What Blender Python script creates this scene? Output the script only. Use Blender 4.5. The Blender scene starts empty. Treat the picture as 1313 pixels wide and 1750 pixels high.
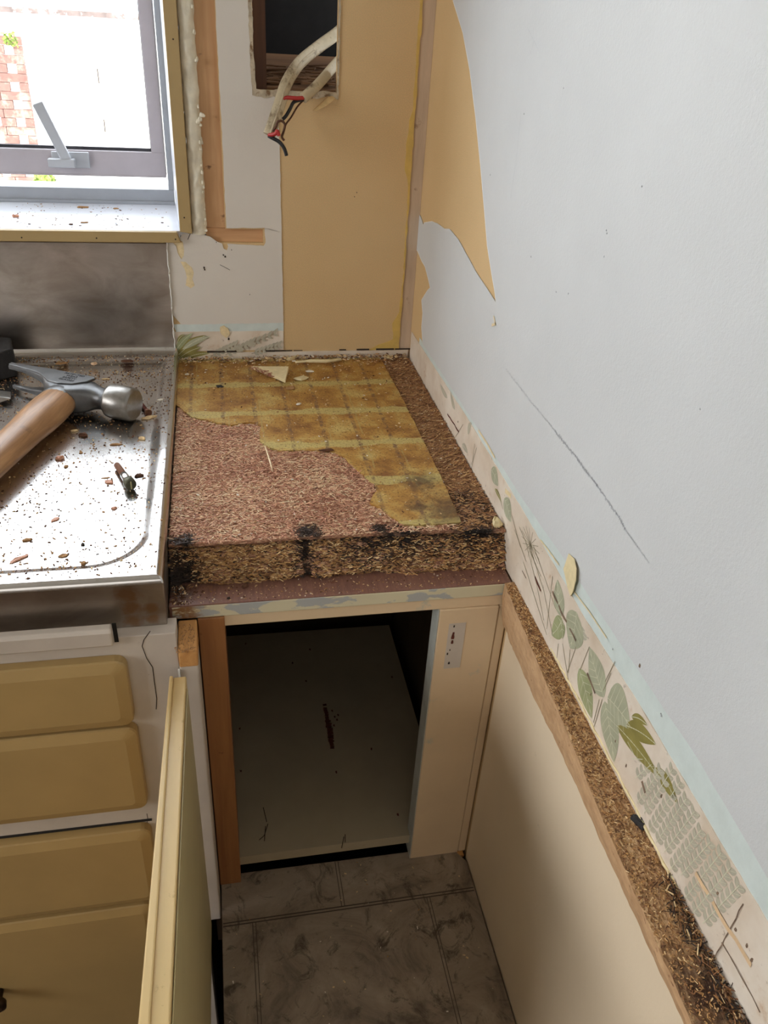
import bpy, bmesh, math, random
from mathutils import Vector, Matrix, noise as mnoise
random.seed(7)
scene = bpy.context.scene
COL = scene.collection

# ------------------------------------------------------------------ camera
F_PX, CX, CY = 1376.17, 656.5, 875.0
CAM = Vector((-0.25048928, -1.0158177, 0.40349793))
RIGHT = Vector((0.98106623, -0.18524631, 0.05650531))
DOWN = Vector((-0.05222508, -0.53399039, -0.84387606))
FWD = Vector((0.18649822, 0.82494731, -0.53355444))
cd = bpy.data.cameras.new('camera')
cam = bpy.data.objects.new('camera', cd)
COL.objects.link(cam)
cd.sensor_fit = 'HORIZONTAL'
cd.sensor_width = 36.0
cd.lens = 36.0 * F_PX / 1313.0
cd.clip_start = 0.01
cd.clip_end = 100
m = Matrix((( RIGHT.x, -DOWN.x, -FWD.x, CAM.x),
            ( RIGHT.y, -DOWN.y, -FWD.y, CAM.y),
            ( RIGHT.z, -DOWN.z, -FWD.z, CAM.z),
            (0, 0, 0, 1)))
cam.matrix_world = m
scene.camera = cam

# ------------------------------------------------------------------ world, sun, room light, exposure
w = bpy.data.worlds.new('sky')
scene.world = w
w.use_nodes = True
wb = w.node_tree.nodes['Background']
wb.inputs[0].default_value = (0.86, 0.93, 1.0, 1)
wb.inputs[1].default_value = 7.5

def add_sun(direction, energy, angle):
    l = bpy.data.lights.new('sun', 'SUN')
    l.energy = energy
    l.angle = math.radians(angle)
    l.color = (1.0, 0.96, 0.9)
    o = bpy.data.objects.new('sun', l)
    COL.objects.link(o)
    o.rotation_euler = Vector(direction).to_track_quat('-Z', 'Y').to_euler()
    o.location = (0, -1, 8)

def add_area(name, loc, target, sx, sy, power, color):
    l = bpy.data.lights.new(name, 'AREA')
    l.shape = 'RECTANGLE'
    l.size, l.size_y = sx, sy
    l.energy = power
    l.color = color
    o = bpy.data.objects.new(name, l)
    COL.objects.link(o)
    o.location = loc
    o.rotation_euler = (Vector(target) - Vector(loc)).to_track_quat('-Z', 'Y').to_euler()
    return o

add_sun((0.25, 0.72, -0.62), 11.0, 1.0)
# daylight from unseen windows at left and behind the camera, set as area lamps
add_area('side_window_daylight', (-2.9, -1.40, 0.72), (0, -0.85, 0.0), 1.6, 0.9, 41, (0.95, 0.97, 1.0))
add_area('rear_window_daylight', (-0.9, -3.4, 0.90), (-0.2, 0, 0.0), 1.6, 1.1, 7.5, (1.0, 0.98, 0.94))

scene.view_settings.view_transform = 'Standard'
scene.view_settings.look = 'None'
scene.view_settings.gamma = 1
scene.view_settings.use_curve_mapping = False
scene.view_settings.exposure = 0.12

# ------------------------------------------------------------------ helpers
def at(px, py, ax, v):
    """point of the place seen at a photograph pixel, on the plane axis ax = v"""
    d = RIGHT * ((px - CX) / F_PX) + DOWN * ((py - CY) / F_PX) + FWD
    t = (v - CAM[ax]) / d[ax]
    return CAM + d * t

def srgb(r, g, b):
    def f(c):
        c /= 255.0
        return c / 12.92 if c <= 0.04045 else ((c + 0.055) / 1.055) ** 2.4
    return (f(r), f(g), f(b), 1.0)

class NM:
    """small node-material builder"""
    def __init__(s, name, rough=0.6, metal=0.0, base=(0.8, 0.8, 0.8, 1)):
        s.m = bpy.data.materials.new(name)
        s.m.use_nodes = True
        s.t = s.m.node_tree
        s.b = s.t.nodes['Principled BSDF']
        s.b.inputs['Roughness'].default_value = rough
        s.b.inputs['Metallic'].default_value = metal
        s.b.inputs['Base Color'].default_value = base
        s.tc = s.t.nodes.new('ShaderNodeTexCoord')
    def L(s, a, b):
        s.t.links.new(a, b)
    def put(s, sock, v):
        if hasattr(v, 'is_output'):
            s.L(v, sock)
        else:
            sock.default_value = v
    def vec(s, scale=(1, 1, 1), rot=(0, 0, 0), loc=(0, 0, 0)):
        n = s.t.nodes.new('ShaderNodeMapping')
        n.inputs['Scale'].default_value = scale
        n.inputs['Rotation'].default_value = rot
        n.inputs['Location'].default_value = loc
        s.L(s.tc.outputs['Object'], n.inputs['Vector'])
        return n.outputs[0]
    def noise(s, scale, detail=4, rough=0.55, vec=None, dist=0.0):
        n = s.t.nodes.new('ShaderNodeTexNoise')
        n.inputs['Scale'].default_value = scale
        n.inputs['Detail'].default_value = detail
        n.inputs['Roughness'].default_value = rough
        n.inputs['Distortion'].default_value = dist
        s.L(vec if vec is not None else s.tc.outputs['Object'], n.inputs['Vector'])
        return n.outputs[0]
    def voro(s, scale, vec=None, feature='F1', rnd=1.0):
        n = s.t.nodes.new('ShaderNodeTexVoronoi')
        n.feature = feature
        n.inputs['Scale'].default_value = scale
        n.inputs['Randomness'].default_value = rnd
        s.L(vec if vec is not None else s.tc.outputs['Object'], n.inputs['Vector'])
        return n
    def ramp(s, fac, stops):
        n = s.t.nodes.new('ShaderNodeValToRGB')
        e = n.color_ramp.elements
        while len(e) < len(stops):
            e.new(0.5)
        for el, (p, c) in zip(e, stops):
            el.position = p
            el.color = c if len(c) == 4 else (*c, 1)
        s.L(fac, n.inputs[0])
        return n.outputs[0]
    def step(s, fac, lo, hi):
        n = s.t.nodes.new('ShaderNodeMapRange')
        n.inputs[1].default_value = lo
        n.inputs[2].default_value = hi
        s.L(fac, n.inputs[0])
        return n.outputs[0]
    def mix(s, fac, a, b, mode='MIX'):
        n = s.t.nodes.new('ShaderNodeMix')
        n.data_type = 'RGBA'
        n.blend_type = mode
        s.put(n.inputs[0], fac)
        s.put(n.inputs[6], a)
        s.put(n.inputs[7], b)
        return n.outputs[2]
    def math(s, op, a, b=0.0, c=0.0):
        n = s.t.nodes.new('ShaderNodeMath')
        n.operation = op
        s.put(n.inputs[0], a)
        s.put(n.inputs[1], b)
        s.put(n.inputs[2], c)
        return n.outputs[0]
    def xyz(s):
        n = s.t.nodes.new('ShaderNodeSeparateXYZ')
        s.L(s.tc.outputs['Object'], n.inputs[0])
        return n.outputs
    def spots(s, pts, soft=0.6):
        """mask of stains around points given in the object's own space"""
        out = None
        nz = s.noise(120, 5)
        for (x, y, z, r) in pts:
            n = s.t.nodes.new('ShaderNodeVectorMath')
            n.operation = 'DISTANCE'
            s.L(s.tc.outputs['Object'], n.inputs[0])
            n.inputs[1].default_value = (x, y, z)
            d = s.math('DIVIDE', n.outputs['Value'], r)
            d = s.math('ADD', d, s.math('MULTIPLY', s.math('SUBTRACT', nz, 0.5), 1.6))
            k = s.step(d, 1.0, 1.0 - soft)
            out = k if out is None else s.math('MAXIMUM', out, k)
        return out
    def bump(s, h, strength=0.3, dist=0.001):
        n = s.t.nodes.new('ShaderNodeBump')
        n.inputs['Strength'].default_value = strength
        n.inputs['Distance'].default_value = dist
        s.L(h, n.inputs['Height'])
        s.L(n.outputs[0], s.b.inputs['Normal'])
    def color(s, v):
        s.put(s.b.inputs['Base Color'], v)
        return s
    def rough(s, v):
        s.put(s.b.inputs['Roughness'], v)
        return s

def plain(name, c, rough=0.6, metal=0.0, var=0.10, scale=40, bump=0.15, bscale=300, dirt=None, stretch=(1, 1, 1)):
    n = NM(name, rough, metal)
    c = srgb(*c)
    dk = tuple(x * (1 - 2 * var) for x in c[:3]) + (1,)
    lt = tuple(min(1, x * (1 + var)) for x in c[:3]) + (1,)
    v = n.vec(stretch)
    col = n.ramp(n.noise(scale, 5, 0.6, v), [(0.3, dk), (0.7, lt)])
    if dirt:
        dc, ds, lo, hi = dirt
        col = n.mix(n.step(n.noise(ds, 6, 0.65), lo, hi), col, srgb(*dc))
    n.color(col)
    if bump:
        n.bump(n.noise(bscale, 3, 0.6, v), bump, 0.0006)
    return n.m

class MB:
    def __init__(s):
        s.v, s.f, s.mi, s.sm = [], [], [], []
    def add(s, vs, fs, mi=0, smooth=False):
        o = len(s.v)
        s.v += [Vector(p) for p in vs]
        for f in fs:
            s.f.append([i + o for i in f])
            s.mi.append(mi)
            s.sm.append(smooth)
        return s
    def hexa(s, p, mi=0):
        # p: 4 bottom (ccw from above), 4 top
        return s.add(p, [(3, 2, 1, 0), (4, 5, 6, 7), (0, 1, 5, 4), (1, 2, 6, 5), (2, 3, 7, 6), (3, 0, 4, 7)], mi)
    def box(s, x0, x1, y0, y1, z0, z1, mi=0):
        return s.hexa([(x0, y0, z0), (x1, y0, z0), (x1, y1, z0), (x0, y1, z0), (x0, y0, z1), (x1, y0, z1), (x1, y1, z1), (x0, y1, z1)], mi)
    def prism(s, poly, d, mi=0, cap_mi=None):
        n = len(poly)
        d = Vector(d)
        a = [Vector(p) for p in poly]
        nrm = Vector()
        for i in range(n):
            nrm += a[i].cross(a[(i + 1) % n])
        if nrm.dot(d) > 0:
            a.reverse()
        # a seen from outside (opposite d) is ccw
        s.add(a + [p + d for p in a], [list(range(n)), list(range(2 * n - 1, n - 1, -1))] +
              [[i, i + n, (i + 1) % n + n, (i + 1) % n] for i in range(n)], mi)
        return s
    def tube(s, path, rad, n=10, mi=0, flat=None, side=None, caps=True):
        """round or flat tube; rad number or list; flat = ratio of the second half-axis"""
        path = [Vector(p) for p in path]
        k = len(path)
        rad = [rad] * k if not isinstance(rad, (list, tuple)) else rad
        rings, prev = [], None
        for i in range(k):
            t = (path[min(i + 1, k - 1)] - path[max(i - 1, 0)]).normalized()
            if side is not None:
                u = t.cross(Vector(side)).normalized()
            else:
                u = (prev - t * prev.dot(t)) if prev is not None else t.orthogonal()
                u.normalize()
            prev = u
            v = t.cross(u)
            q = flat if flat else 1.0
            rings.append([path[i] + u * (math.cos(2 * math.pi * j / n) * rad[i]) + v * (math.sin(2 * math.pi * j / n) * rad[i] * q) for j in range(n)])
        vs = [p for r in rings for p in r]
        fs = [[i * n + j, i * n + (j + 1) % n, (i + 1) * n + (j + 1) % n, (i + 1) * n + j] for i in range(k - 1) for j in range(n)]
        s.add(vs, fs, mi, True)
        if caps:
            o = len(s.v) - len(vs)
            s.f.append([o + j for j in range(n - 1, -1, -1)]); s.mi.append(mi); s.sm.append(False)
            s.f.append([o + (k - 1) * n + j for j in range(n)]); s.mi.append(mi); s.sm.append(False)
        return s
    def loft(s, rings, mi=0, smooth=True, caps=True):
        n, k = len(rings[0]), len(rings)
        vs = [p for r in rings for p in r]
        o = len(s.v)
        s.add(vs, [[i * n + j, i * n + (j + 1) % n, (i + 1) * n + (j + 1) % n, (i + 1) * n + j] for i in range(k - 1) for j in range(n)], mi, smooth)
        if caps:
            s.f.append([o + j for j in range(n - 1, -1, -1)]); s.mi.append(mi); s.sm.append(False)
            s.f.append([o + (k - 1) * n + j for j in range(n)]); s.mi.append(mi); s.sm.append(False)
        return s
    def grid(s, fn, nu, nv, mi=0, smooth=True, mif=None):
        o = len(s.v)
        for i in range(nu):
            for j in range(nv):
                s.v.append(Vector(fn(i / (nu - 1), j / (nv - 1))))
        for i in range(nu - 1):
            for j in range(nv - 1):
                s.f.append([o + i * nv + j, o + (i + 1) * nv + j, o + (i + 1) * nv + j + 1, o + i * nv + j + 1])
                s.mi.append(mif(i, j) if mif else mi)
                s.sm.append(smooth)
        return s
    def flake(s, c, dirv, nrm, ln, wd, th, mi=0):
        d = Vector(dirv).normalized()
        nrm = Vector(nrm)
        sd = nrm.cross(d)
        if sd.length < 1e-6:
            sd = d.orthogonal()
        sd.normalize()
        up = d.cross(sd)
        c = Vector(c)
        a, b = d * ln / 2, sd * wd / 2
        k = random.uniform(0.3, 0.9)
        p = [c - a - b * k, c + a * random.uniform(.7, 1) - b, c + a + b * k, c - a * random.uniform(.7, 1) + b]
        t = up * th
        o = len(s.v)
        s.v += p + [q + t for q in p]
        for f in ((3, 2, 1, 0), (4, 5, 6, 7), (0, 1, 5, 4), (1, 2, 6, 5), (2, 3, 7, 6), (3, 0, 4, 7)):
            s.f.append([i + o for i in f]); s.mi.append(mi); s.sm.append(False)
        return s
    def chunk(s, c, rx, ry, rz, seed=0, mi=0, rot=0.0):
        """irregular angular splinter"""
        r = random.Random(seed)
        n = 7
        rings = []
        ca, sa = math.cos(rot), math.sin(rot)
        prof = [1 + r.uniform(-.35, .25) for _ in range(n)]
        for (h, q) in ((0, .85), (.45, 1.0), (1.0, .7)):
            ring = []
            for j in range(n):
                a = 2 * math.pi * j / n
                x, y = math.cos(a) * rx * prof[j] * q, math.sin(a) * ry * prof[j] * q
                ring.append(Vector(c) + Vector((x * ca - y * sa, x * sa + y * ca, h * rz * (1 + (r.uniform(-.4, .4) if h > 0 else 0)))))
            rings.append(ring)
        return s.loft(rings, mi, False)
    def build(s, name, mats, parent=None, bevel=0.0, segs=2, origin=None, recalc=False):
        if not isinstance(mats, (list, tuple)):
            mats = [mats]
        if origin is None:
            xs, ys, zs = [p.x for p in s.v], [p.y for p in s.v], [p.z for p in s.v]
            origin = Vector(((min(xs) + max(xs)) / 2, (min(ys) + max(ys)) / 2, min(zs)))
        origin = Vector(origin)
        me = bpy.data.meshes.new(name)
        me.from_pydata([tuple(p - origin) for p in s.v], [], s.f)
        for i, p in enumerate(me.polygons):
            p.material_index = s.mi[i]
            p.use_smooth = s.sm[i]
        for mt in mats:
            me.materials.append(mt)
        if recalc:
            bm = bmesh.new(); bm.from_mesh(me)
            bmesh.ops.recalc_face_normals(bm, faces=bm.faces)
            bm.to_mesh(me); bm.free()
        me.update()
        o = bpy.data.objects.new(name, me)
        COL.objects.link(o)
        if parent is not None:
            o.parent = parent
            pw = Vector(parent.location)
            q = parent.parent
            while q is not None:
                pw += Vector(q.location)
                q = q.parent
            o.location = origin - pw
        else:
            o.location = origin
        if bevel:
            md = o.modifiers.new('bevel', 'BEVEL')
            md.width = bevel
            md.segments = segs
            md.limit_method = 'ANGLE'
            md.angle_limit = math.radians(40)
        return o

O0 = (0, 0, 0)   # meshes whose materials are laid out in room coordinates keep the room origin

def tag(o, label=None, cat=None, group=None, kind=None):
    if label: o['label'] = label
    if cat: o['category'] = cat
    if group: o['group'] = group
    if kind: o['kind'] = kind
    return o

def thing(name, label, cat, loc=(0, 0, 0), group=None, kind=None):
    o = bpy.data.objects.new(name, None)
    o.empty_display_size = 0.02
    COL.objects.link(o)
    o.location = loc
    return tag(o, label, cat, group, kind)

def rough_poly(pts, step, amp, seed=0, closed=True):
    """subdivide an outline and give it a torn edge"""
    r = random.Random(seed)
    out = []
    n = len(pts)
    for i in range(n if closed else n - 1):
        a, b = Vector(pts[i]), Vector(pts[(i + 1) % n])
        k = max(1, int((b - a).length / step))
        for j in range(k):
            p = a.lerp(b, j / k)
            if j or not closed:
                p = p + Vector((r.uniform(-amp, amp), r.uniform(-amp, amp), r.uniform(-amp, amp)))
            out.append(p)
    if not closed:
        out.append(Vector(pts[-1]))
    return out

def nz(x, y, z=0.0):
    return mnoise.noise(Vector((x, y, z)))

# ------------------------------------------------------------------ materials
M = {}
def wallpaint(name, c, b=0.25, warm=None):
    n = NM(name, 0.62)
    col = n.ramp(n.noise(6, 5, 0.6), [(0.3, srgb(*[x - 7 for x in c])), (0.7, srgb(*c))])
    col = n.mix(n.step(n.noise(55, 6, 0.7), 0.69, 0.78), col, srgb(*[int(x * .87) for x in c]))
    n.color(col)
    h = n.math('ADD', n.noise(420, 3, 0.55), n.math('MULTIPLY', n.noise(1400, 2, 0.5), 0.4))
    n.bump(h, b, 0.0008)
    return n.m
M['white_paint'] = wallpaint('white_wall_paint', (202, 203, 201), 0.4)
M['lining'] = wallpaint('white_lining_paper', (214, 206, 194), 0.15)
M['cream_panel'] = wallpaint('cream_panel_paint', (228, 208, 178), 0.15)
M['room_wall'] = plain('beige_room_wall', (128, 112, 92), 0.8, var=.03, bump=0)
M['room_floor'] = plain('brown_room_floor', (104, 78, 54), 0.7, var=.1, bump=0)
M['room_white'] = plain('room_white', (205, 200, 190), 0.8, var=.03, bump=0)
M['mint'] = plain('mint_paint', (202, 211, 205), 0.6, var=.04, scale=60, bump=.2)
M['torn_edge'] = plain('torn_paper_edge', (226, 205, 160), 0.8, var=.08, scale=200)
M['flap'] = plain('curled_paper', (224, 206, 160), 0.8, var=.06, scale=150)

def tan_board():
    n = NM('tan_hardboard', 0.65)
    col = n.ramp(n.noise(5, 6, 0.6), [(0.28, srgb(188, 159, 114)), (0.72, srgb(204, 176, 131))])
    col = n.mix(n.step(n.noise(14, 5, 0.6), 0.64, 0.76), col, srgb(188, 158, 112))
    col = n.mix(n.step(n.noise(900, 3, 0.6), 0.35, 0.75), col, srgb(214, 178, 126), 'MIX')
    n.color(col)
    n.bump(n.noise(700, 3), 0.12, 0.0005)
    return n.m
M['tan'] = tan_board()
M['yellow_glue_edge'] = plain('old_yellow_paste', (206, 172, 92), 0.6, var=.08, scale=80)
M['batten'] = plain('raw_plaster_batten', (198, 174, 148), 0.8, var=.1, scale=60, stretch=(1, 1, .15), dirt=((150, 124, 100), 50, .62, .7))

def wood(name, c1, c2, axis=2, rough=.55, dark=None):
    n = NM(name, rough)
    st = [14, 14, 14]
    st[axis] = 0.8
    v = n.vec(tuple(st))
    f = n.noise(7, 6, 0.6, v, 0.6)
    col = n.ramp(f, [(0.3, srgb(*c1)), (0.7, srgb(*c2))])
    if dark:
        col = n.mix(n.step(n.noise(60, 4, .6), .66, .74), col, srgb(*dark))
    n.color(col)
    n.bump(f, 0.15, 0.0006)
    return n.m
M['stud'] = wood('pinkish_pine_stud', (188, 142, 98), (208, 166, 122), 2, .7, (120, 86, 60))
M['nogging'] = wood('pinkish_pine_nogging', (184, 136, 92), (206, 160, 114), 0, .7)
M['post'] = wood('orange_pine_post', (134, 86, 48), (162, 110, 64), 2, .55, (110, 70, 38))
M['block'] = wood('end_grain_pine', (176, 122, 66), (204, 152, 90), 1, .75, (110, 74, 40))
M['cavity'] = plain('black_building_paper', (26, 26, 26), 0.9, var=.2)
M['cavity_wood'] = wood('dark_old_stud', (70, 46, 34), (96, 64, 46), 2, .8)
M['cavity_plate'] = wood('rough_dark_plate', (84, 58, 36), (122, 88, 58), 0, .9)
M['foam'] = plain('expanding_foam', (232, 224, 202), 0.75, var=.07, scale=90, bump=.6, bscale=160)
M['architrave'] = plain('khaki_painted_timber', (174, 148, 100), 0.45, var=.04, scale=20, bump=.08, bscale=120)
M['reveal'] = plain('white_window_board', (222, 224, 230), 0.3, var=.02, bump=.05)
M['alu'] = plain('bronze_grey_aluminium', (188, 180, 184), 0.42, 0.15, var=.03, bump=.04)
M['alu_dark'] = plain('dark_rubber_gasket', (58, 58, 64), 0.6, var=.05)
M['alu_light'] = plain('grey_aluminium', (166, 170, 176), 0.42, 0.2, var=.03, bump=.04)
M['handle'] = plain('grey_cast_handle', (186, 188, 192), 0.42, 0.15, var=.03, bump=.06)

def steel():
    n = NM('brushed_stainless', 0.3, 1.0)
    v = n.vec((3, 60, 60))
    f = n.noise(10, 5, 0.6, v)
    col = n.ramp(n.noise(9, 5, .6), [(0.3, srgb(192, 188, 184)), (0.7, srgb(214, 212, 210))])
    col = n.mix(n.step(n.noise(32, 6, .7), .60, .75), col, srgb(150, 132, 112))
    n.color(col)
    r = n.math('ADD', n.math('MULTIPLY', f, 0.06), n.math('MULTIPLY', n.noise(16, 5, .65), 0.20))
    n.rough(n.math('ADD', r, 0.07))
    n.bump(n.math('ADD', n.noise(9, 3), n.math('MULTIPLY', f, .06)), 0.10, 0.004)
    return n.m
M['steel'] = steel()
def steel_up(stain=None):
    n = NM('blotchy_stainless_upstand', 0.35, 1.0)
    v = n.vec((5, 1, 9))
    f = n.noise(3.2, 5, 0.6, v, .5)
    col = n.ramp(f, [(0.3, srgb(150, 140, 130)), (0.55, srgb(176, 168, 160)), (0.75, srgb(194, 186, 180))])  # soft random blotches of tone in the steel colour
    if stain:
        col = n.mix(n.math('MULTIPLY', n.spots(stain), .7), col, srgb(150, 112, 76))
    n.color(col)
    n.rough(n.math('ADD', n.math('MULTIPLY', n.noise(8, 4), 0.25), 0.2))
    n.bump(n.noise(7, 3), 0.12, 0.004)
    return n.m
M['steel_up'] = steel_up()
M['apron'] = steel_up([(-.335, -.485, -.005, .012), (-.334, -.484, -.02, .010), (-.333, -.484, -.034, .010), (-.318, -.484, -.022, .008), (-.318, -.484, -.034, .007)])

def chipcore():
    n = NM('crumbling_particle_board', 0.95)
    v = n.vec((1, 2.2, 2.6))
    vo = n.voro(330, v)
    c = n.ramp(vo.outputs['Color'], [(0.1, srgb(132, 92, 70)), (0.4, srgb(184, 134, 104)), (0.7, srgb(208, 160, 126)), (0.95, srgb(234, 198, 158))])
    c = n.mix(n.step(n.noise(22, 5, .65), .4, .7), c, n.mix(0.55, c, srgb(128, 74, 52)))
    sp = n.spots([(-.183, -.415, 0, .017), (-.292, -.418, 0, .014), (-.118, -.417, 0, .012), (-.30, -.43, -.03, .03), (-.187, -.43, -.012, .012), (-.10, -.428, -.010, .03), (-.03, -.43, -.006, .03)], .7)
    c = n.mix(sp, c, srgb(34, 27, 22))
    n.color(c)
    h = n.math('ADD', vo.outputs['Distance'], n.noise(600, 4, .6))
    n.bump(h, 0.9, 0.002)
    return n.m
M['chip'] = chipcore()
FL = [(236, 196, 156), (208, 150, 120), (248, 220, 180), (170, 116, 90), (224, 174, 140), (66, 48, 38)]
M['flakes'] = [plain('wood_flake_tone_' + t, c, .55, var=.12, scale=300, bump=0) for t, c in zip(('tan', 'red_brown', 'pale', 'dark_brown', 'mid_brown', 'rotten'), FL)]
M['dust'] = [plain('sawdust_' + t, c, .9, var=.12, scale=400, bump=0) for t, c in (('pale', (216, 186, 140)), ('tan', (170, 128, 84)), ('brown', (96, 62, 42)), ('white', (226, 216, 198)))]

def gluefilm():
    n = NM('ochre_tile_adhesive', 0.5)
    X = n.xyz()
    base = n.ramp(n.noise(26, 6, .65), [(0.34, srgb(136, 88, 38)), (0.5, srgb(178, 132, 60)), (0.64, srgb(198, 168, 98))])
    # pale olive trowel bands following the old joints
    yy = n.math('ADD', X[1], n.math('MULTIPLY', n.math('SUBTRACT', n.noise(30, 4), .5), .014))
    fy = n.math('PINGPONG', n.math('ADD', yy, 0.2515), 0.0405)
    band = n.step(fy, 0.013, 0.004)
    olive = n.step(n.math('ADD', band, n.math('MULTIPLY', n.math('SUBTRACT', n.noise(19, 5, .6), .5), 2.2)), .55, .8)
    base = n.mix(n.math('MULTIPLY', olive, .8), base, srgb(196, 178, 110))
    base = n.mix(n.step(n.noise(420, 4, .7), .52, .68), base, srgb(92, 58, 26))
    # dotted purple-brown lines where the old joints ran
    xx = n.math('ADD', X[0], n.math('MULTIPLY', n.math('SUBTRACT', n.noise(60, 3), .5), .004))
    fx = n.math('PINGPONG', n.math('ADD', xx, 0.2535 + 0.0361 * 6), 0.01805)
    ln = n.math('MULTIPLY', n.step(fx, .0029, .0013), n.step(n.noise(120, 5, .75), .44, .58))
    base = n.mix(n.math('MULTIPLY', ln, .75), base, srgb(98, 68, 58))
    fx2 = n.math('PINGPONG', n.math('ADD', xx, 0.2535 + 0.0361 * 6 - .006), 0.01805)
    ln2 = n.math('MULTIPLY', n.step(fx2, .0011, .0005), n.step(n.noise(12, 3, .6), .5, .56))
    base = n.mix(n.math('MULTIPLY', ln2, .7), base, srgb(176, 152, 92))
    ln3 = n.step(fy, .0014, .0006)
    base = n.mix(n.math('MULTIPLY', ln3, .6), base, srgb(178, 156, 98))
    # dirty brown toward rotted corner
    rot = n.spots([(-.045, -.395, 0, .04), (-.062, -.34, 0, .025), (-.075, -.385, 0, .016)], .8)
    base = n.mix(n.math('MULTIPLY', rot, .75), base, srgb(70, 48, 34))
    n.color(base)
    n.rough(n.math('ADD', n.math('MULTIPLY', n.noise(40, 4), .4), .35))
    n.bump(n.math('ADD', n.noise(500, 4, .7), n.math('MULTIPLY', olive, .4)), 0.45, 0.0009)
    return n.m
M['glue'] = gluefilm()

def laminate():
    n = NM('red_brown_laminate', 0.28)
    v = n.vec((60, 4, 4))
    f = n.noise(8, 6, .65, v, .4)
    c = n.ramp(f, [(0.3, srgb(112, 76, 64)), (0.7, srgb(136, 96, 80))])
    c = n.mix(n.step(n.noise(240, 4, .7), .60, .72), c, srgb(150, 108, 78))
    c = n.mix(n.spots([(-.30, -.445, -.036, .02)], .8), c, srgb(30, 22, 20))
    n.color(c)
    n.rough(n.math('ADD', n.math('MULTIPLY', n.noise(70, 5), .35), .16))
    return n.m
M['laminate'] = laminate()

def chipped_rail():
    n = NM('chipped_grey_and_cream_paint', 0.5)
    v = n.vec((1, 1, 2.4))
    f = n.noise(26, 5, .6, v, .4)
    c = n.mix(n.step(f, .49, .52), srgb(206, 196, 164), srgb(168, 168, 164))
    g = n.noise(60, 5, .6, v)
    end = n.spots([(-.297, -.466, -.045, .022)], .7)
    c = n.mix(n.math('MULTIPLY', n.step(g, .42, .5), end), c, srgb(130, 92, 56))
    c = n.mix(n.step(n.noise(90, 5, .6, v), .70, .74), c, srgb(136, 104, 70))
    n.color(c)
    n.bump(f, .4, .0008)
    return n.m
M['rail'] = chipped_rail()
M['frame_cream'] = plain('cream_frame_paint', (216, 190, 154), .5, var=.04, scale=14, bump=.12, bscale=90, dirt=((180, 178, 160), 30, .64, .72))
M['frame_white'] = plain('pinkish_white_frame_paint', (196, 184, 170), .5, var=.05, scale=20, bump=.15, bscale=140, dirt=((150, 130, 112), 90, .70, .76))
M['drawer'] = plain('mustard_beige_gloss_paint', (170, 141, 90), .42, var=.035, scale=16, bump=.06, bscale=120)
M['door'] = plain('cream_yellow_door_paint', (212, 182, 126), .38, var=.06, scale=26, bump=.12, bscale=200, stretch=(1, .2, 1), dirt=((170, 140, 88), 80, .66, .74))
M['door_in'] = plain('greenish_cream_door_back', (188, 174, 128), .35, var=.04, scale=18, bump=.05)
M['shelf'] = plain('grey_white_shelf_paint', (166, 152, 126), .5, var=.05, scale=12, bump=.1, dirt=((140, 118, 84), 60, .70, .78))
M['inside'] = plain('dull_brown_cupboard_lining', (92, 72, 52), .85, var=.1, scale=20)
M['dark'] = plain('shade_dark_void', (30, 26, 22), .9, var=.1)  # near-black painted as the shade of voids, gaps and recessed bases
M['rust'] = plain('dark_rust', (92, 38, 22), .9, var=.25, scale=200)
M['grime'] = plain('brown_grime_line', (126, 104, 84), .9, var=.2, scale=200, bump=0)
M['crack'] = plain('crack_dark_brown', (56, 44, 34), .95, var=.1, bump=0)  # dark brown of cracks, joints, holes and dark crumbs
M['pencil'] = plain('grey_scuff', (170, 171, 172), .8, var=.06, scale=300, bump=0)
M['pencil2'] = plain('light_grey_scuff', (192, 193, 192), .7, var=.1, scale=300, bump=0)
M['stain_orange'] = plain('orange_water_stain', (216, 184, 144), .6, var=.08, scale=80, bump=0)
M['paper_pale'] = plain('pale_patch_of_paper', (226, 224, 216), .6, var=.04, bump=0)

def wallpaper():
    n = NM('old_floral_wallpaper_ground', 0.5)
    c = n.ramp(n.noise(16, 5, .6), [(0.3, srgb(200, 180, 156)), (0.7, srgb(228, 217, 201))])
    c = n.mix(n.step(n.noise(36, 6, .7), .60, .75), c, srgb(190, 156, 120))
    c = n.mix(n.math('MULTIPLY', n.step(n.noise(140, 5, .7), .64, .7), .6), c, srgb(120, 96, 76))
    n.color(c)
    n.bump(n.noise(300, 3), .15, .0005)
    return n.m
M['wallpaper'] = wallpaper()
M['leaf_sage'] = plain('printed_sage_leaf', (172, 172, 144), .5, var=.1, scale=50, bump=0)
M['leaf_green'] = plain('printed_green_leaf', (156, 160, 118), .5, var=.1, scale=50, bump=0)
M['leaf_olive'] = plain('printed_olive_blade', (140, 130, 70), .5, var=.1, scale=50, bump=0)
M['leaf_grey'] = plain('printed_grey_leaflet', (182, 175, 154), .5, var=.08, scale=50, bump=0)
M['vein'] = plain('printed_pale_vein', (206, 204, 176), .5, var=.04, bump=0)
M['stem'] = plain('printed_brown_stem', (138, 128, 100), .5, var=.08, bump=0)

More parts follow.
